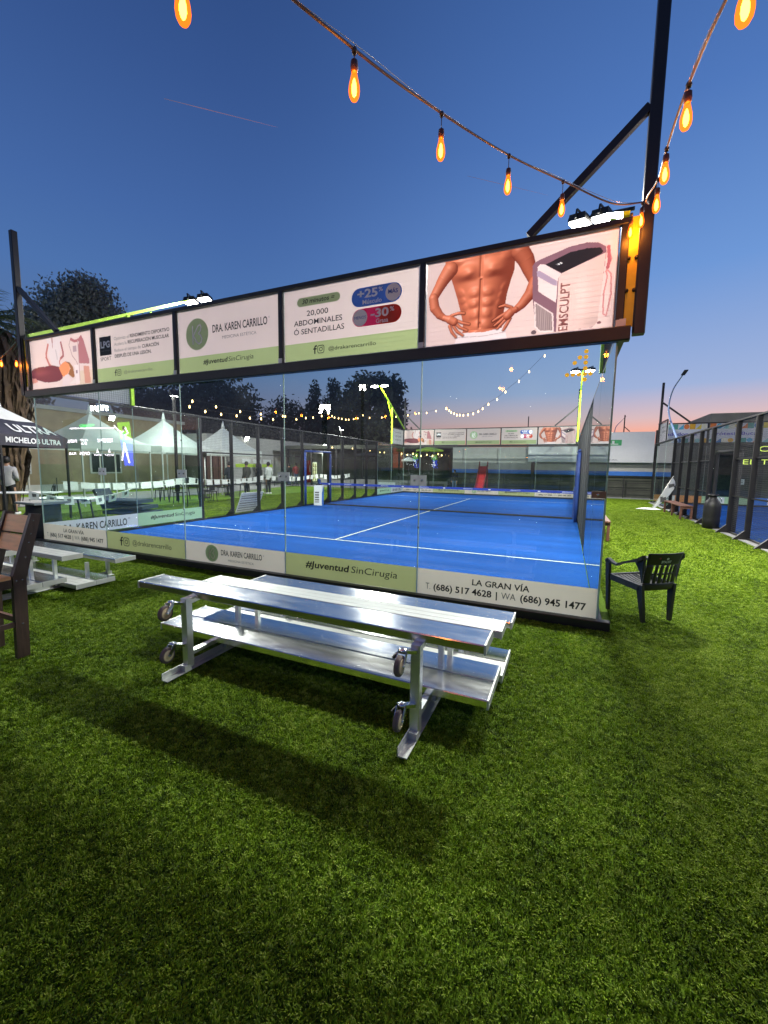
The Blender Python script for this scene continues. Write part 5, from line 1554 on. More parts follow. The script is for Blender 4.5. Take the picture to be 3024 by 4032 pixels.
for x in (7.6, 10.8, 14.2):
    MB().cbox((x - .1, 23.0, -.1), (x + .1, 23.18, 3.9 if x > 14 else 3.6), steel).build('post', t, s)

# dark pavilion between building and wall
t = thing('dark_pavilion', 'dark open pavilion with glass front behind the far left end of the court', 'building', (-2, 25, 0))
s = (-2, 25, 0)
MB().box((-12.8, 24.2, 3.0), (2.28, 31, 3.28), wall_dark).build('roof', t, s)
MB().box((-12.8, 30.6, -.1), (2.28, 31, 3.0), wall_dark).build('wall', t, s)
for k in range(7):
    x = -12.4 + k * 2.4
    MB().box((x, 24.3, -.1), (x + .12, 24.42, 3.0), steel).build('post', t, s)
    if k < 6:
        MB().box((x + .14, 24.34, .1), (x + 2.26, 24.36, 2.6), glass_side).build('pane', t, s)
MB().box((-9, 24.0, .0), (1.8, 24.2, .62), concrete).build('low_wall', t, s)
for k in range(3): MB().box((-3.6 + k * 1.9, 23.985, .18), (-2.2 + k * 1.9, 23.998, .45), v_white if k == 0 else p_grey).build('name_plate', t, s)

# parasols of the pavilion
def parasol(x, y, h, r, m, label):
    t = thing('parasol', label, 'parasol', (x, y, 0), 0, 'parasols at the far pavilion')
    MB().tube([(0, 0, 0), (0, 0, h)], .03, steel, 8).build('pole', t)
    c = MB(); n = 8
    vs = [(0, 0, h)] + [(math.cos(2 * math.pi * k / n) * r, math.sin(2 * math.pi * k / n) * r, h - .22) for k in range(n)]
    vs += [(p[0], p[1], p[2] - .1) for p in vs[1:]]
    c.add(vs, [(0, 1 + k, 1 + (k + 1) % n) for k in range(n)] + [(1 + k, 1 + n + k, 1 + n + (k + 1) % n, 1 + (k + 1) % n) for k in range(n)], m)
    c.build('canopy', t)
parasol(.75, 23.0, 3.05, 1.0, lime_paint, 'lime green parasol under the far banners')
parasol(-.75, 22.9, 2.35, .55, cloth_white, 'small white parasol before the dark pavilion')
parasol(-4.2, 23.3, 2.7, 1.1, fabric_black, 'black parasol before the dark pavilion')

# slide
t = thing('playground_slide', 'red playground slide at the foot of the far boundary wall', 'slide', (4.62, 22.0, 0))
m = MB()
for (y0, z0, y1, z1) in ((.5, 1.75, 0, 1.1), (0, 1.1, -.5, .45), (-.5, .45, -.9, .2)):
    m.add([(-.24, y0, z0), (.24, y0, z0), (.24, y1, z1), (-.24, y1, z1)], [(0, 1, 2, 3)], red_paint)
    for sx in (-.26, .26):
        m.bar((sx, y0, z0 + .08), (sx, y1, z1 + .08), .04, .2, maroon)
m.build('chute', t)
for sx in (-.26, .26):
    MB().bar((sx, .55, 0), (sx, .5, 2.05), .07, .07, maroon).build('leg', t)
for k in range(5): MB().bar((-.26, .6, .3 + k * .3), (.26, .6, .3 + k * .3), .03, .04, maroon).build('rung', t)

# building above the second court and its dark back wall
t = thing('olive_building', 'dark olive building with a pale concrete top behind the second court', 'building', (20, 26, 0))
s = (20, 26, 0)
MB().box((15.4, 22.5, -.1), (40, 34, 3.6), wall_dark).build('wall', t, s)
MB().box((17.0, 25.0, 3.6), (40, 34, 4.95), mat('beige_concrete', (.34, .31, .24), .85, 0, .1, 2)).build('upper_wall', t, s)
for k in range(6):
    MB().box((16 + k * 3.2, 22.44, .2), (18.4 + k * 3.2, 22.498, 2.5), dark_glass).build('window', t, s)
neon = mat('yellow_neon_tube', (.8, .9, .2), .4, emit=(.75, .85, .12), estr=1.4)
m = MB()
def outline(body, u0, u1, v, h, fn, w=.018):
    text(m, body, u0, u1, v, h, fn, neon, .0)
outline('EL', 17.45, 17.95, 2.0, .24, fW(20.9)); outline('TO', 18.15, 18.75, 2.0, .24, fW(20.9)); outline('CO', 18.0, 18.9, 2.62, .26, fW(20.9))
t = thing('neon_sign', 'yellow neon lettering behind the second court, standing in for a reflected sign', 'sign', (18, 20.9, 2))  # solid sign set where another sign is mirrored
for v_ in range(0): pass
m.build('lettering', t, (18, 20.9, 2))
MB().box((17.3, 20.92, 1.85), (19.1, 20.96, 3.0), dark_glass).build('backing_panel', t, (18, 20.9, 2))
MB().box((18.1, 20.96, -.05), (18.3, 21.1, 3.0), steel).build('post', t, (18, 20.9, 2))
# notice plates on the fence of court two
for (x, y, z, w, h, lab) in ((17.1, 20.35, 1.02, .32, .26, 'small white notice behind the second court mesh'), (19.8, 20.35, .85, .6, .32, 'wide white notice behind the second court mesh')):
    t = thing('notice_plate', lab, 'sign', (x, y, z), 0)
    MB().box((0, -.01, 0), (w, .01, h), v_white).build('plate', t)
    m = MB()
    for k in range(2): m.flat([(.05, .08 + k * .08), (w - .05, .08 + k * .08), (w - .05, .11 + k * .08), (.05, .11 + k * .08)], lambda u, v: (u, -.0115, v), p_grey)
    m.build('printed_lines', t)

# glass joint plates on the near glass: pair of bolts
def plate(x, z, y, label, w=.17, h=.14, m=alu_pale):
    t = thing('bolt_plate', label, 'bracket', (x, y, z), 0, 'bolt plates that hold the near glass')
    MB().box((-w / 2, -.008, -h / 2), (w / 2, 0, h / 2), mat('frosted_plate', (.70, .72, .70), .3, .2, transl=.3) if m is alu_pale else m).build('plate', t)
    for dx in (-w * .24, w * .24):
        MB().lathe([(.006, -.02), (.014, -.018), (.014, -.009), (.006, -.008)], (dx, 0, 0), chrome, 10, 'y').build('bolt', t)
for x, n in ((8, 'rightmost square bolt plate joining two panes of the near glass'), (6, 'square bolt plate joining the middle panes of the near glass'), (4, 'square bolt plate joining the left panes of the near glass'), (2, 'leftmost square bolt plate on the near glass')):
    plate(x - .01, 1.475, -.014, n, .20, .125)
t = thing('corner_clamp', 'brown corner clamp with a bolt on the right edge of the near glass', 'bracket', (9.93, -.014, 1.38))
MB().box((-.06, -.012, -.035), (.075, 0, .035), mat('bronze_clamp', (.25, .15, .10), .4, .5)).build('plate', t)
MB().lathe([(.006, -.02), (.012, -.018), (.012, -.012)], (0, 0, 0), chrome, 10, 'y').build('bolt', t)

# ================================================================== TENTS, TABLES
def tent(loc, rz, size, h0, h1, m, label, band=None, words=None, leg_m=alu_pale):
    ex = 1.0 if words else 1.35
    t = thing('canopy_tent', label, 'tent', loc, rz, 'canopy tents on the left')
    a = size / 2; n = 8
    vs = []; fs = []
    rings = 7
    for j in range(rings):
        u = j / (rings - 1)
        r = a * (1 - u); z = h0 + (h1 - h0) * (u ** ex)
        for (cx, cy) in ((-1, -1), (0, -1), (1, -1), (1, 0), (1, 1), (0, 1), (-1, 1), (-1, 0)):
            vs.append((cx * r + 0, cy * r, z - (.03 if (cx == 0 or cy == 0) else 0) * (1 - u)))
    for j in range(rings - 1):
        for k in range(8):
            fs.append((j * 8 + k, j * 8 + (k + 1) % 8, (j + 1) * 8 + (k + 1) % 8, (j + 1) * 8 + k))
    c = MB(); c.add(vs, fs, m, False)
    if band:
        # coloured lower half of the roof
        c.mi = [c.m(band) if (i // 8) < 3 else 0 for i in range(len(fs))]
    c.build('roof', t)
    v = MB()
    for (p, q) in (((-a, -a), (a, -a)), ((a, -a), (a, a)), ((a, a), (-a, a)), ((-a, a), (-a, -a))):
        v.add([(p[0], p[1], h0), (q[0], q[1], h0), (q[0], q[1], h0 - .28), (p[0], p[1], h0 - .28)], [(0, 1, 2, 3)], band or m)
    v.build('valance', t)
    sp = MB(); sp.lathe([(.10, 0), (.07, .12), (.02, .38)], (0, 0, h1 - .04), tent_white, 8); sp.build('peak_cap', t)
    for sx in (-1, 1):
        for sy in (-1, 1):
            MB().cbox((sx * (a - .03) - .025, sy * (a - .03) - .025, 0), (sx * (a - .03) + .025, sy * (a - .03) + .025, h0), leg_m, .003).build('leg', t)
    if words:
        m2 = MB()
        text(m2, words, -a + .15, a - .25, h0 - .20, .13, lambda u, vv: (a + .004, u, vv), v_white, .02)
        rf = lambda q: (q + .07) / .36 * .42
        text(m2, 'ULTRA', -.55, .75, 0, .20, lambda u, vv: (a * (1 - rf(vv)) + .012, u, h0 + (h1 - h0) * rf(vv) + .016), v_white, .02)
        text(m2, words, -a + .15, a - .25, h0 - .20, .13, lambda u, vv: (u, -a - .004, vv), v_white, .02)
        text(m2, 'ULTRA', -.55, .75, 0, .20, lambda u, vv: (u, -a * (1 - rf(vv)) - .012, h0 + (h1 - h0) * rf(vv) + .016), v_white, .02)
        m2.build('lettering', t)
    return t
# beer brand tent: near right leg at (-2.87,.64); side valance runs towards (-5.1,2.3)
dvec = Vector((-5.03 + 2.87, 2.28 - .64, 0)).normalized()
ang = math.atan2(dvec.y, dvec.x) - math.pi / 2
pv = Vector((-dvec.y, dvec.x, 0))
if pv.x > 0: pv = -pv
cpos = Vector((-2.87, .64, 0)) + dvec * 1.35 + pv * 1.35
tb = tent((-4.2, 1.2, 0), math.radians(22), 2.05, 2.3, 3.1, tent_white, 'black and white beer tent at the left edge with ULTRA on its roof', tent_black, 'MICHELOB ULTRA', steel)
tent((-8.5, 9.5, 0), math.radians(4), 3.0, 2.4, 3.75, tent_white, 'white peaked canopy tent behind the side glass')
tent((-8.6, 13.4, 0), math.radians(-3), 3.0, 2.4, 3.75, tent_white, 'white peaked canopy tent behind the post of the mesh fence')
tent((-8.2, 5.9, 0), math.radians(6), 3.0, 2.4, 3.6, tent_white, 'white peaked canopy tent at the left behind the glowing screen')

def table(x, y, rz, L, W, h, label, cloth=False):
    t = thing('folding_table', label, 'table', (x, y, 0), rz, 'folding tables')
    MB().cbox((-L / 2, -W / 2, h - .03), (L / 2, W / 2, h), cloth_white, .006).build('table_top', t)
    for sx in (-1, 1):
        for sy in (-1, 1):
            MB().bar((sx * (L / 2 - .15), sy * (W / 2 - .06), 0), (sx * (L / 2 - .25), sy * (W / 2 - .06), h - .03), .03, .03, steel).build('leg', t)
    return t
table(-5.7, 11.9, math.radians(95), 1.9, .7, .74, 'white folding table in front of the standing people')
table(-6.0, 8.2, math.radians(88), 1.8, .7, .74, 'white folding table under the tent behind the side glass')
table(-10.6, 21.5, math.radians(92), 1.9, .7, .74, 'white folding table by the pale building')
table(-4.3, 1.6, math.radians(40), 1.8, .7, .78, 'white folding table under the black beer tent')
table(-1.6, 1.3, math.radians(30), 1.3, .6, .76, 'pale topped table just outside the left glass')

# black cloth covered stand, outside left corner
t = thing('draped_stand', 'black draped stand with a grey top outside the left corner of the glass', 'stand', (-.62, .32, 0))
m = MB(); m.lathe([(.34, 0), (.33, .1), (.31, .4), (.30, .74)], (0, 0, 0), fabric_black, 14); m.build('drape', t)
MB().cbox((-.36, -.34, .74), (.36, .34, .785), concrete, .01).build('top', t)
t = thing('sand_bag', 'slumped black bag at the foot of the tent leg', 'bag', (-1.75, .75, 0))
m = MB(); m.lathe([(.36, 0), (.40, .08), (.36, .26), (.22, .44), (.08, .54), (.03, .58)], (0, 0, 0), fabric_black, 14); m.build('bag', t)
for v in t.children[0].data.vertices: v.co.x *= 1.25 + .15 * math.sin(v.co.z * 19 + v.co.y * 5); v.co.y *= 1 + .1 * math.sin(v.co.x * 13)

# wooden pallet
t = thing('wooden_pallet', 'raw wooden pallet on the turf behind the white vinyl strip', 'pallet', (-1.5, 2.7, 0), math.radians(10))
for k in range(6): MB().box((-.55, -.4 + k * .15, .12), (.55, -.29 + k * .15, .14), pallet_wood).build('deck_board', t)
for x in (-.5, 0, .5): MB().box((x - .04, -.4, 0), (x + .04, .46, .12), pallet_wood).build('runner', t)
# dark stacked furniture
t = thing('stacked_loungers', 'dark blue stacked furniture behind the left glass', 'furniture', (-1.9, 3.3, 0), math.radians(18))
dk = mat('dark_blue_fabric', (.02, .03, .05), .8)
for k in range(3): MB().cbox((-.8, -.35, .15 + k * .16), (.6 - k * .15, .35, .25 + k * .16), dk, .02).build('cushion', t)
MB().bar((-.8, 0, .3), (-1.1, 0, .85), .6, .08, dk).build('backrest', t)

# black bistro chairs and patio heater in the tent zone
def bistro(x, y, rz, label):
    t = thing('cafe_chair', label, 'chair', (x, y, 0), rz, 'black chairs round the tent tables')
    MB().cbox((-.2, -.2, .43), (.2, .2, .46), plastic_black, .008).build('seat', t)
    for sx in (-.18, .18):
        for sy in (-.18, .18):
            MB().bar((sx * 1.12, sy * 1.12, 0), (sx, sy, .43), .025, .025, steel).build('leg', t)
    b = MB(); P = [(math.cos(a) * .21, -.2 - .04 * math.sin(a), .62 + math.sin(a) * .22) for a in np.linspace(0, math.pi, 9)]
    b.tube([(.21, -.2, .44)] + P + [(-.21, -.2, .44)], .014, steel, 6)
    b.build('back_frame', t)
    MB().cbox((-.1, -.235, .5), (.1, -.215, .78), plastic_black, .006).build('back_panel', t)
    return t
ch0 = bistro(-5.0, 7.4, .4, 'black chair nearest the table behind the side glass')
for (x, y, r, l) in ((-5.3, 9.0, 2.2, 'black chair at the far end of the tent table'), (-6.9, 8.0, 3.6, 'black chair behind the tent table'), (-4.6, 8.6, 1.2, 'black chair turned sideways beside the pennants'),
                     (-7.4, 3.8, 2.9, 'black chair by the tan building, at the left'), (-6.6, 11.2, 2.2, 'black chair beside the standing group'), (-9.9, 22.6, 1.1, 'black chair by the far left table')):
    dup(ch0, (x, y, 0), r, l)
t = thing('patio_heater', 'slim patio heater with a round head standing between the white tents', 'heater', (-6.3, 9.9, 0))
MB().tube([(0, 0, .0), (0, 0, 2.0)], .03, alu_pale, 8).build('pole', t)
m = MB(); m.lathe([(.10, 1.95), (.11, 2.15), (.12, 2.2)], (0, 0, 0), steel, 12); m.build('burner', t)
m = MB(); m.lathe([(.22, 0), (.22, .04), (.04, .08)], (0, 0, 0), steel, 14); m.build('base', t)

# ------------------------------------------------------------------ rows of pennants
def pennants(pts, n, label, marks=False, w=.30, h=.24):
    t = thing('pennant_string', label, 'bunting', pts[0], 0, 'white pennant strings')
    s = pts[0]
    P = [Vector(p) for p in pts]
    MB().tube(P, .006, cloth_white, 4).build('cord', t, s)
    L = [0]
    for a, b_ in zip(P[:-1], P[1:]): L.append(L[-1] + (b_ - a).length)
    def at_(d):
        for i in range(len(P) - 1):
            if d <= L[i + 1] or i == len(P) - 2:
                return P[i].lerp(P[i + 1], (d - L[i]) / (L[i + 1] - L[i]))
    step = L[-1] / n
    for k in range(n):
        a = at_(step * (k + .5) - w / 2) if step * (k + .5) - w / 2 > 0 else P[0]; b_ = at_(min(step * (k + .5) + w / 2, L[-1]))
        nn = (b_ - a).cross(Vector((0, 0, 1))).normalized() * random.uniform(-.03, .05)
        hh = h * random.uniform(.75, 1.08); sk = random.uniform(-.05, .05)
        c, d = b_ - Vector((sk, 0, hh)) + nn, a - Vector((sk, 0, hh)) + nn
        g = MB().add([a, b_, c, d], [(0, 1, 2, 3)], cloth_white).build('pennant', t, s)
        if marks:
            o = (b_ - a).cross(Vector((0, 0, 1))).normalized() * .004
            for q in (o, -o):
                A = a.lerp(b_, .3).lerp(d.lerp(c, .3), .25) + q; Bq = a.lerp(b_, .72).lerp(d.lerp(c, .72), .2) + q
                Cq = a.lerp(b_, .72).lerp(d.lerp(c, .72), .6) + q; Dq = a.lerp(b_, .36).lerp(d.lerp(c, .36), .72) + q
                MB().add([A, Bq, Cq, Dq], [(0, 1, 2, 3)], p_grey).build('mark', g, s)
    return t
pennants([(-1.35, .35, 1.0), (-1.2, .8, .84), (-1.05, 1.4, .78), (-.95, 2.0, .82), (-.9, 2.5, .95)], 7, 'sagging pennants with dark marks outside the left glass', True, .19, .2)
pennants([(-4.2, 2.6, 1.06), (-3.9, 3.4, .98), (-3.7, 4.4, .96), (-3.6, 5.4, 1.0), (-3.5, 6.4, 1.12)], 9, 'row of white pennants behind the side glass, at the left', False, .36, .24)
pennants([(-3.5, 6.5, 1.12), (-3.6, 7.6, 1.0), (-3.7, 8.9, .98), (-3.9, 10.2, 1.0), (-4.0, 11.4, 1.12)], 11, 'row of white pennants just behind the first mesh panels', False, .32, .24)
pennants([(-4.0, 11.5, 1.12), (-4.1, 13.0, 1.0), (-4.2, 14.6, .98), (-4.2, 16.6, 1.12)], 11, 'row of white pennants behind the blue gate', False, .30, .26)
pennants([(-4.2, 16.7, 1.12), (-4.1, 18.4, 1.0), (-4.0, 20.2, 1.12)], 9, 'farthest row of white pennants', False, .30, .26)
for (x, y, lab) in ((-4.25, 2.5, 'thin black stake at the left end of the pennants'), (-3.5, 6.45, 'thin black stake behind the first fence post'), (-4.0, 11.45, 'thin black stake beside the standing group'), (-4.2, 16.65, 'thin black stake inside the blue gate'), (-4.0, 20.25, 'farthest thin black pennant stake')):
    t = thing('pennant_stake', lab, 'stake', (x, y, 0), 0, 'stakes that hold the pennants')
    MB().tube([(0, 0, 0), (0, 0, 1.16)], .015, steel, 6).build('stake', t)

# ================================================================== LED screen behind the viewer's left (seen mirrored in the glass)
t = thing('led_screen', 'wall screen with green and white lettering and a figure, seen mirrored in the glass', 'screen', (-11.3, -8.05, 2.4))
s = (-11.3, -8.05, 2.4)
LW = mat('screen_white_pixels', (1, 1, 1), .5, emit=(1, .9, 1), estr=14)
LG = mat('screen_green_pixels', (0, 1, .1), .5, emit=(.0, 1, .08), estr=9)
LL = mat('screen_lime_pixels', (.5, 1, 0), .5, emit=(.35, .9, .02), estr=6)
LB = mat('screen_blue_pixels', (0, .1, 1), .5, emit=(.01, .06, 1), estr=9)
LD = mat('screen_black_pixels', (0.01, .01, .012), .5)
FR = lambda y: (lambda u, v: (-u, y, v))      # faces +y: read from the court side, left to right is -x
MB().box((-14.0, -8.15, 1.3), (-8.6, -8.06, 3.75), LD).build('panel', t, s)
m = MB(); f = FR(-8.045)
text(m, 'PARAISO', 11.45, 12.6, 3.36, .12, f, LG, .03)
m.flat([(9.95, 3.22), (13.4, 3.28), (13.4, 3.34), (9.95, 3.28)], f, LW)
text(m, 'TENNISPLAY', 10.1, 11.3, 2.60, .17, f, LW, .02); text(m, 'COURT', 12.0, 12.6, 2.66, .10, f, LW, .02); text(m, 'CLUB', 12.05, 12.55, 2.50, .10, f, LW, .02); text(m, 'PADEL', 12.9, 13.7, 2.60, .15, f, LW, .02)
text(m, 'OPEN', 11.9, 12.7, 1.98, .16, f, LW, .02); text(m, 'SPORT', 10.1, 10.8, 1.95, .08, f, LW, .02); text(m, 'SPORT', 11.0, 11.6, 1.95, .08, f, LW, .02); text(m, 'PLUS', 13.0, 13.6, 2.0, .12, f, LW, .02)
for c_ in (10.4, 11.3): m.flat([(c_ - .1, 2.1), (c_ + .1, 2.1), (c_, 2.3)], f, LW)
m.build('lettering', t, s)
m = MB(); m.flat([(8.75, 2.7), (9.55, 2.7), (9.75, 3.5), (8.85, 3.5)], f, LL); m.flat([(8.70, 1.5), (9.35, 1.5), (9.55, 2.7), (8.75, 2.7)], f, LB); m.build('picture_block', t, s)
m = MB(); f = FR(-8.04)
stroke(m, [(9.95, 3.35), (9.5, 3.05), (9.35, 3.05), (9.15, 3.25), (9.0, 3.0), (9.2, 2.9)], .08, f, LW); disc(m, 9.28, 3.2, .1, .13, f, LD, 12)
stroke(m, [(9.3, 3.0), (9.28, 2.5), (9.5, 1.75)], .12, f, LW); stroke(m, [(9.28, 2.5), (9.0, 1.65)], .12, f, LW); stroke(m, [(9.3, 3.0), (9.28, 2.6)], .16, FR(-8.035), LG)
m.build('figure_graphic', t, s)
for x in (-13.6, -9.0): MB().box((x - .06, -8.15, 0), (x + .06, -8.07, 1.3), steel).build('leg', t, s)

# ================================================================== PEOPLE
def person(loc, rz, jacket, trousers, label, H=1.72, pose='stand', hood=False, hair_long=False, extra=None):
    t = thing('person', label, 'person', loc, rz, None)
    k = H / 1.72
    # joints (x right, y forward)
    J = [(0, 0, .95), (0, .0, 1.12), (0, -.01, 1.34), (0, .0, 1.46), (0, .02, 1.56), (0, .03, 1.66),      # 0 pelvis..5 head
         (-.10, 0, .90), (-.11, .02, .50), (-.12, -.01, .09), (-.12, .11, .04),
         (.10, 0, .90), (.11, .04, .50), (.13, .02, .09), (.13, .14, .04),
         (-.19, -.01, 1.40), (-.25, -.03, 1.14), (-.22, .08, .93), (-.21, .12, .86),
         (.19, -.01, 1.40), (.25, -.03, 1.14), (.22, .08, .93), (.21, .12, .86)]
    if pose == 'bent':
        J[16] = (-.16, .18, 1.05); J[17] = (-.12, .26, 1.06); J[20] = (.16, .18, 1.05); J[21] = (.12, .26, 1.06)
    if pose == 'walk':
        J[7] = (-.11, .14, .52); J[8] = (-.12, .10, .12); J[9] = (-.12, .22, .06); J[12] = (.12, -.16, .12); J[13] = (.12, -.06, .05)
    E_ = [(0, 1), (1, 2), (2, 3), (3, 4), (4, 5), (0, 6), (6, 7), (7, 8), (8, 9), (0, 10), (10, 11), (11, 12), (12, 13), (2, 14), (14, 15), (15, 16), (16, 17), (2, 18), (18, 19), (19, 20), (20, 21)]
    fat = 1.28 if hood else 1.0
    Rr = [.15, .15 * fat, .17 * fat, .085, .06, .095, .10, .075, .05, .04, .10, .075, .05, .04, .085 * fat, .06 * fat, .045, .035, .085 * fat, .06 * fat, .045, .035]
    me = bpy.data.meshes.new('body'); me.from_pydata([(x * k, y * k, z * k) for x, y, z in J], E_, [])
    o = bpy.data.objects.new('body', me); COL.objects.link(o)
    sk = o.modifiers.new('skin', 'SKIN'); sk.use_smooth_shade = True
    sv = me.skin_vertices[0].data
    for i, r in enumerate(Rr): sv[i].radius = (r * k, r * k * (.72 if i in (0, 1, 2) else 1))
    sv[0].use_root = True
    ss = o.modifiers.new('sub', 'SUBSURF'); ss.levels = 1; ss.render_levels = 1
    dg = bpy.context.evaluated_depsgraph_get()
    m2 = bpy.data.meshes.new_from_object(o.evaluated_get(dg))
    bpy.data.objects.remove(o)
    for mm in (jacket, trousers, skin_m, fabric_black): m2.materials.append(mm)
    for p in m2.polygons:
        c = p.center; z = c.z / k
        p.use_smooth = True
        if z > 1.50: p.material_index = 2
        elif (z < .90 and abs(c.x) > .17 * k): p.material_index = 2
        elif z < .10: p.material_index = 3
        elif z < .92: p.material_index = 1
        else: p.material_index = 0
    b_ = bpy.data.objects.new('body', m2); COL.objects.link(b_); b_.parent = t
    h = MB()
    prof = [(.0, .125), (.05, .115), (.085, .08), (.10, .03), (.102, -.02), (.09, -.06), (.06, -.09)] if not hair_long else [(.0, .125), (.05, .115), (.085, .08), (.105, .03), (.11, -.05), (.12, -.15), (.10, -.24), (.05, -.27)]
    h.lathe([(max(r, .004) * k, z * k) for r, z in prof][::-1], (0, -.012 * k, 1.665 * k), jacket if hood else hair_m, 12)
    ho = h.build('hood' if hood else 'hair', t)
    f = MB()
    f.lathe([(.003, .02), (.012, -.01), (.004, -.016)], (0, .118 * k, 1.655 * k), skin_m, 6)
    for sx in (-1, 1):
        f.lathe([(.004, -.004), (.009, 0), (.004, .004)], (sx * .032 * k, .112 * k, 1.68 * k), fabric_black, 6, 'y')
    f.build('face_features', t)
    # shoes and fingers
    for i, sx in ((9, -1), (13, 1)):
        x, y, z = J[i]
        MB().cbox(((x - .045) * k, (y - .2) * k, 0), ((x + .045) * k, (y + .06) * k, .075 * k), extra or fabric_black, .012).build('shoe', t)
    for i in (17, 21):
        x, y, z = J[i]
        hd = MB()
        for q in range(4):
            hd.tube([((x - .03 + q * .02) * k, y * k, z * k), ((x - .032 + q * .021) * k, (y + .02) * k, (z - .05 - .01 * (q in (1, 2))) * k), ((x - .03 + q * .02) * k, (y + .045) * k, (z - .075) * k)], .009 * k, skin_m, 5)
        sg = 1 if i == 17 else -1
        hd.tube([((x + sg * .03) * k, y * k, z * k), ((x + sg * .05) * k, (y + .03) * k, (z - .03) * k)], .010 * k, skin_m, 5)
        hd.build('fingers', t)
    return t
navy = mat('navy_jacket', (.02, .022, .035), .8); brownj = mat('dark_brown_puffer', (.045, .04, .035), .7, 0, .3, 6, .3); blackj = mat('black_jacket', (.012, .012, .013), .8)
whitej = mat('white_shirt', (.62, .64, .63), .8); greyj = mat('pale_grey_jacket', (.40, .40, .41), .8); redj = mat('dark_red_hoodie', (.22, .03, .03), .8); jeans = mat('blue_denim', (.06, .09, .16), .8)
faceL = math.radians(90)     # facing -x
person((-6.75, 11.9, 0), faceL, navy, blackj, 'person in a navy padded jacket, leftmost of the group at the table', 1.72, 'bent')
person((-6.30, 12.7, 0), faceL + .1, brownj, blackj, 'person in a hooded dark brown puffer jacket, second in the group at the table', 1.74, 'stand', True)
person((-5.95, 13.35, 0), faceL + .3, blackj, blackj, 'person in black with arms forward beside the one in white', 1.64, 'bent', False, True)
person((-5.85, 13.95, 0), faceL - .1, whitej, blackj, 'person in a white top and dark trousers with white shoes, right end of the group', 1.74, 'stand', extra=cloth_white)
person((-11.2, 23.0, 0), faceL, blackj, jeans, 'person in a black hooded coat and jeans near the fridge', 1.70, 'stand', True)
person((-11.5, 24.3, 0), faceL - .6, redj, jeans, 'person in a dark red hoodie in front of the vending cabinet', 1.76, 'stand')
person((-12.7, 20.9, 0), -faceL, brownj, blackj, 'person leaning at the lime banded counter of the pale building', 1.68, 'bent', False, True)
person((-5.9, 2.05, 0), faceL - .9, greyj, blackj, 'person in a pale grey jacket under the black beer tent', 1.72, 'bent', extra=cloth_white)
person((2.75, 22.4, 0), math.radians(180), blackj, jeans, 'small distant figure beside the red slide', 1.45, 'stand')

# ================================================================== TREES
def leaves(mb, n, blobs, size, m, droop=0.0):
    cen = np.array([b_[:3] for b_ in blobs], float); rad = np.array([b_[3:6] for b_ in blobs], float)
    wts = rad.prod(1) ** .75; wts /= wts.sum()
    idx = rng.choice(len(blobs), n, p=wts)
    d = rng.normal(size=(n, 3)); d /= np.linalg.norm(d, axis=1)[:, None]
    r = rng.uniform(.35, 1.05, n) ** .6
    # clumps: snap most leaves to sub-clusters
    k = max(8, n // 38)
    cc = rng.normal(size=(k, 3)); cc /= np.linalg.norm(cc, axis=1)[:, None]
    j = rng.integers(0, k, n)
    dd = cc[j] * .82 + d * .42
    P = cen[idx] + dd * r[:, None] * rad[idx]
    a = rng.normal(size=(n, 3)); a /= np.linalg.norm(a, axis=1)[:, None]
    if droop: a[:, 2] -= droop; a /= np.linalg.norm(a, axis=1)[:, None]
    b_ = np.cross(a, rng.normal(size=(n, 3))); b_ /= np.linalg.norm(b_, axis=1)[:, None]
    s = size * rng.uniform(.6, 1.3, n)[:, None]
    V = np.stack([P - a * s, P + b_ * s * .45, P + a * s, P - b_ * s * .45], 1).reshape(-1, 3)
    base = len(mb.v); mi = mb.m(m)
    mb.v.extend(map(tuple, V.tolist()))
    mb.f.extend([(base + 4 * i, base + 4 * i + 1, base + 4 * i + 2, base + 4 * i + 3) for i in range(n)])
    mb.mi.extend([mi] * n); mb.sm.extend([False] * n)
def tree(label, base, trunk_top, blobs, n, size, m, droop=0.0, r=.3):
    t = thing('tree', label, 'tree', base, 0, 'trees beyond the court')
    b_ = Vector(base); tt = Vector(trunk_top)
    tr = MB(); mid = b_.lerp(tt, .5) + Vector((.15, .1, 0))
    tr.tube([b_, mid, tt], [r, r * .75, r * .45], bark, 8)
    for bl in blobs[:6]:
        tr.tube([mid.lerp(tt, .6), Vector(bl[:3]).lerp(tt, .35) + Vector((0, 0, -.3)), Vector(bl[:3])], [r * .4, r * .22, r * .06], bark, 5)
    tr.build('trunk', t, base)
    cr_ = MB(); leaves(cr_, n, blobs, size, m, droop); cr_.build('crown', t, base)
    return t
tree('rounded grey green tree rising behind the left end of the near banners', (-18.3, 12.0, 0), (-18.2, 12.0, 7.5),
     [(-18.20, 11.80, 10.35, 2.38, 2.38, 2.02), (-19.80, 10.50, 9.25, 1.64, 1.64, 1.58), (-16.50, 13.40, 9.35, 1.72, 1.72, 1.67), (-17.80, 12.00, 11.75, 1.39, 1.39, 1.23), (-16.80, 12.40, 7.95, 1.39, 1.39, 1.32), (-19.40, 11.50, 11.15, 1.31, 1.31, 0.97), (-16.00, 14.10, 8.35, 1.07, 1.07, 1.06)], 26000, .12, leaf_grey, .6)
tree('broad dark willow like tree behind the first mesh panels', (-35, 38, 0), (-35, 38, 8),
     [(-36, 38, 10.5, 5.5, 3, 3.6), (-41, 37, 8.5, 5, 3, 4), (-30.5, 38, 8.5, 3.4, 2.5, 3.6), (-34, 38, 6, 6, 3, 3), (-46, 36, 9, 5, 3, 4), (-29, 39, 5.5, 2.6, 2, 2.2)], 14000, .34, leaf_dark, .8, .5)
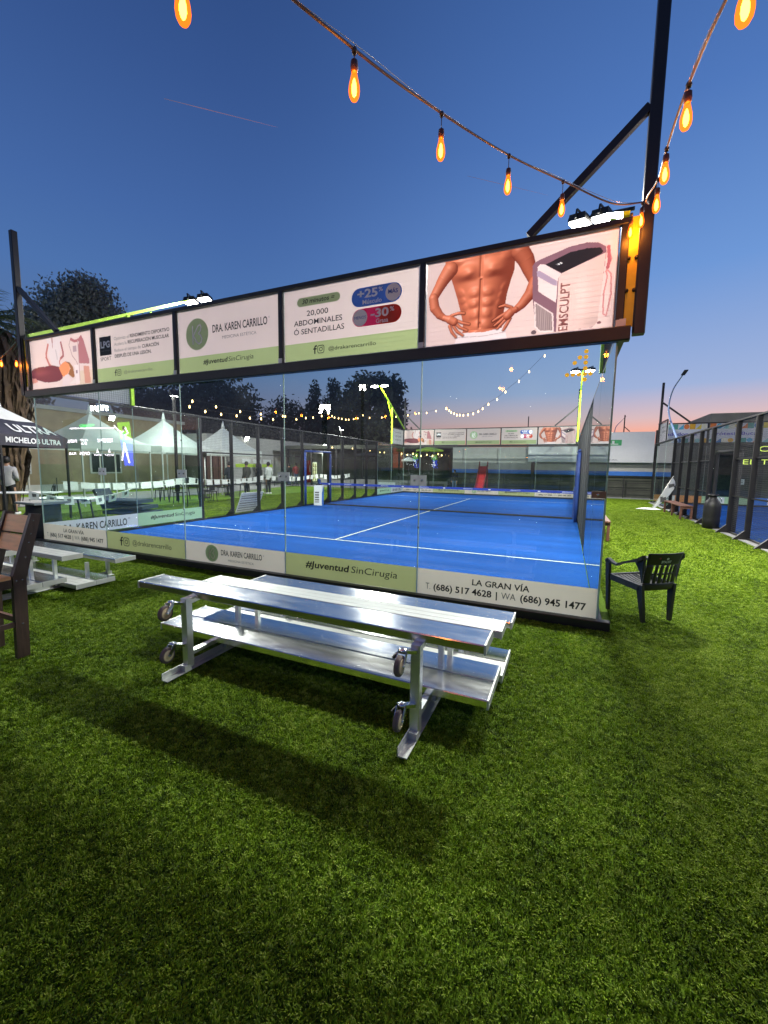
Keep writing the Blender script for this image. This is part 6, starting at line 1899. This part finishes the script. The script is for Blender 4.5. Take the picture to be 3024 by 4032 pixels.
tree('sparse dark tree between the willow and the conifers', (-26, 42, 0), (-26, 42, 7), [(-26, 42, 8.6, 3.2, 2, 2.2), (-28, 42, 7.4, 2.2, 2, 1.6), (-24.4, 42, 7.6, 2.0, 2, 1.6), (-26, 42, 5.2, 4.5, 2, 2.2)], 3500, .26, leaf_dark, .2)
tree('slim dark conifer, left one of the pair in the court centre', (-21.2, 42, 0), (-21.2, 42, 11), [(-21.2, 42, 3, 2.4, 2, 2.5), (-21.2, 42, 6, 2.1, 2, 2.4), (-21.3, 42, 8.8, 1.4, 1.4, 1.9), (-21.2, 42, 11.0, .7, .7, 1.6)], 5500, .26, leaf_con, .3)
tree('slim dark conifer, right one of the pair in the court centre', (-18.5, 42, 0), (-18.5, 42, 11), [(-18.5, 42, 3, 2.2, 2, 2.5), (-18.5, 42, 6, 1.9, 2, 2.4), (-18.6, 42, 9.0, 1.4, 1.4, 1.9), (-18.4, 42, 11.3, .8, .8, 1.5)], 5500, .26, leaf_con, .3)
tree('big dark tree behind the far lime mast', (-10, 36, 0), (-10, 36, 7.5), [(-12.2, 36, 7.6, 2.4, 2, 2.8), (-10.6, 36, 9.6, 2.3, 2, 1.9), (-8.4, 36, 9.6, 1.9, 2, 1.7), (-7.9, 36, 7.0, 1.8, 2, 2.5), (-10, 36, 5.0, 4.0, 2, 2.6), (-13.6, 36, 5.6, 1.8, 2, 2.4)], 12000, .28, leaf_dark, .2, .45)
tree('low dark scrub trees behind the pale building', (-16.5, 41, 0), (-16.5, 41, 3.5), [(-17, 41, 4.5, 4.5, 2, 2.6), (-23, 41, 4, 4.5, 2, 2.6), (-28, 41, 3.8, 4.5, 2, 2.4)], 6000, .3, leaf_dark, .2)
tree('dark bush top beside the left pole above the banners', (-18.5, 6.2, 0), (-18.5, 6.2, 4.5), [(-18.5, 6.2, 6.0, 1.6, 1.4, 1.2), (-19.8, 5.4, 5.2, 1.8, 1.6, 1.5), (-17.4, 7.4, 5.0, 1.8, 1.6, 1.2)], 5000, .18, leaf_dark, .2)

# palm with a skirt of dead fronds at the left edge
def palm(base, h, label):
    t = thing('palm_tree', label, 'palm tree', base, 0)
    tr = MB(); tr.tube([(0, 0, 0), (.03, 0, h * .5), (0, .03, h)], [.36, .30, .28], bark, 12); tr.build('trunk', t)
    sk = MB()
    for k in range(1500):
        a = random.uniform(0, 2 * math.pi); z = random.uniform(h * .30, h * 1.0)
        L = random.uniform(1.1, 1.9); r0 = .3; r1 = .48 + .50 * ((z - h * .30) / (h * .7)) + .16 * math.sin(a * 5) + random.uniform(-.12, .2)
        w = random.uniform(.025, .075)
        ca, sa = math.cos(a), math.sin(a); ta = (-sa, ca)
        P = [(ca * r0, sa * r0, z), (ca * r1 * .8, sa * r1 * .8, z - L * .25), (ca * r1, sa * r1, z - L * .65), (ca * r1 * .85, sa * r1 * .85, z - L)]
        W = [.04, w, w * .9, .02]
        vs = []
        for p, ww in zip(P, W):
            vs += [(p[0] - ta[0] * ww, p[1] - ta[1] * ww, p[2]), (p[0] + ta[0] * ww, p[1] + ta[1] * ww, p[2] + random.uniform(-.03, .03))]
        sk.add(vs, [(0, 1, 3, 2), (2, 3, 5, 4), (4, 5, 7, 6)], frond_dry)
    sk.build('dead_frond_skirt', t)
    fr = MB()
    for k in range(46):
        a = random.uniform(0, 2 * math.pi); e = random.uniform(-.5, 1.2); L = random.uniform(1.5, 2.3)
        ca, sa = math.cos(a), math.sin(a)
        n = 7; spine = []
        for i in range(n + 1):
            u = i / n
            spine.append(Vector((ca * L * u * math.cos(e * (1 - .3 * u)), sa * L * u * math.cos(e * (1 - .3 * u)), h + L * u * math.sin(e) * .8 - .9 * u * u)))
        for i in range(2, n + 1):
            c = spine[i]; d = (spine[i] - spine[i - 1]).normalized(); sd = d.cross(Vector((0, 0, 1))).normalized()
            for s_ in (-1, 1):
                for q in range(3):
                    b0 = spine[i - 1].lerp(c, q / 3)
                    tip = b0 + d * .38 + sd * s_ * random.uniform(.25, .42) - Vector((0, 0, random.uniform(.05, .25)))
                    fr.add([b0, b0 + d * .04, tip], [(0, 1, 2)], leaf_palm)
        fr.tube(spine, [.02] * (n + 1), leaf_palm, 4)
    fr.build('crown', t)
palm((-7.6, 2.6, 0), 6.0, 'thick palm with a skirt of dry fronds behind the beer tent at the left edge')

# ================================================================== contrails
def trail(a, b_, w, label):
    t = thing('vapour_trail', label, 'contrail', a, 0, 'thin vapour trails in the sky')
    a = Vector(a); b_ = Vector(b_)
    cm_ = bpy.data.materials.get('ice_trail')
    MB().tube([a, a.lerp(b_, .3), a.lerp(b_, .7), b_], [w * .7, w, w * .7, w * .2], cm_, 6).build('trail', t, tuple(a))
trail((-1869.0, 1551.4, 1747.8), (-1481.7, 1914.9, 1759.8), 1.6, 'thin white vapour trail high at the left of the sky')
trail((-595.8, 2446.7, 1621.5), (-173.7, 2587.2, 1501.1), 1.0, 'short faint vapour trail near the lowest hanging bulb')
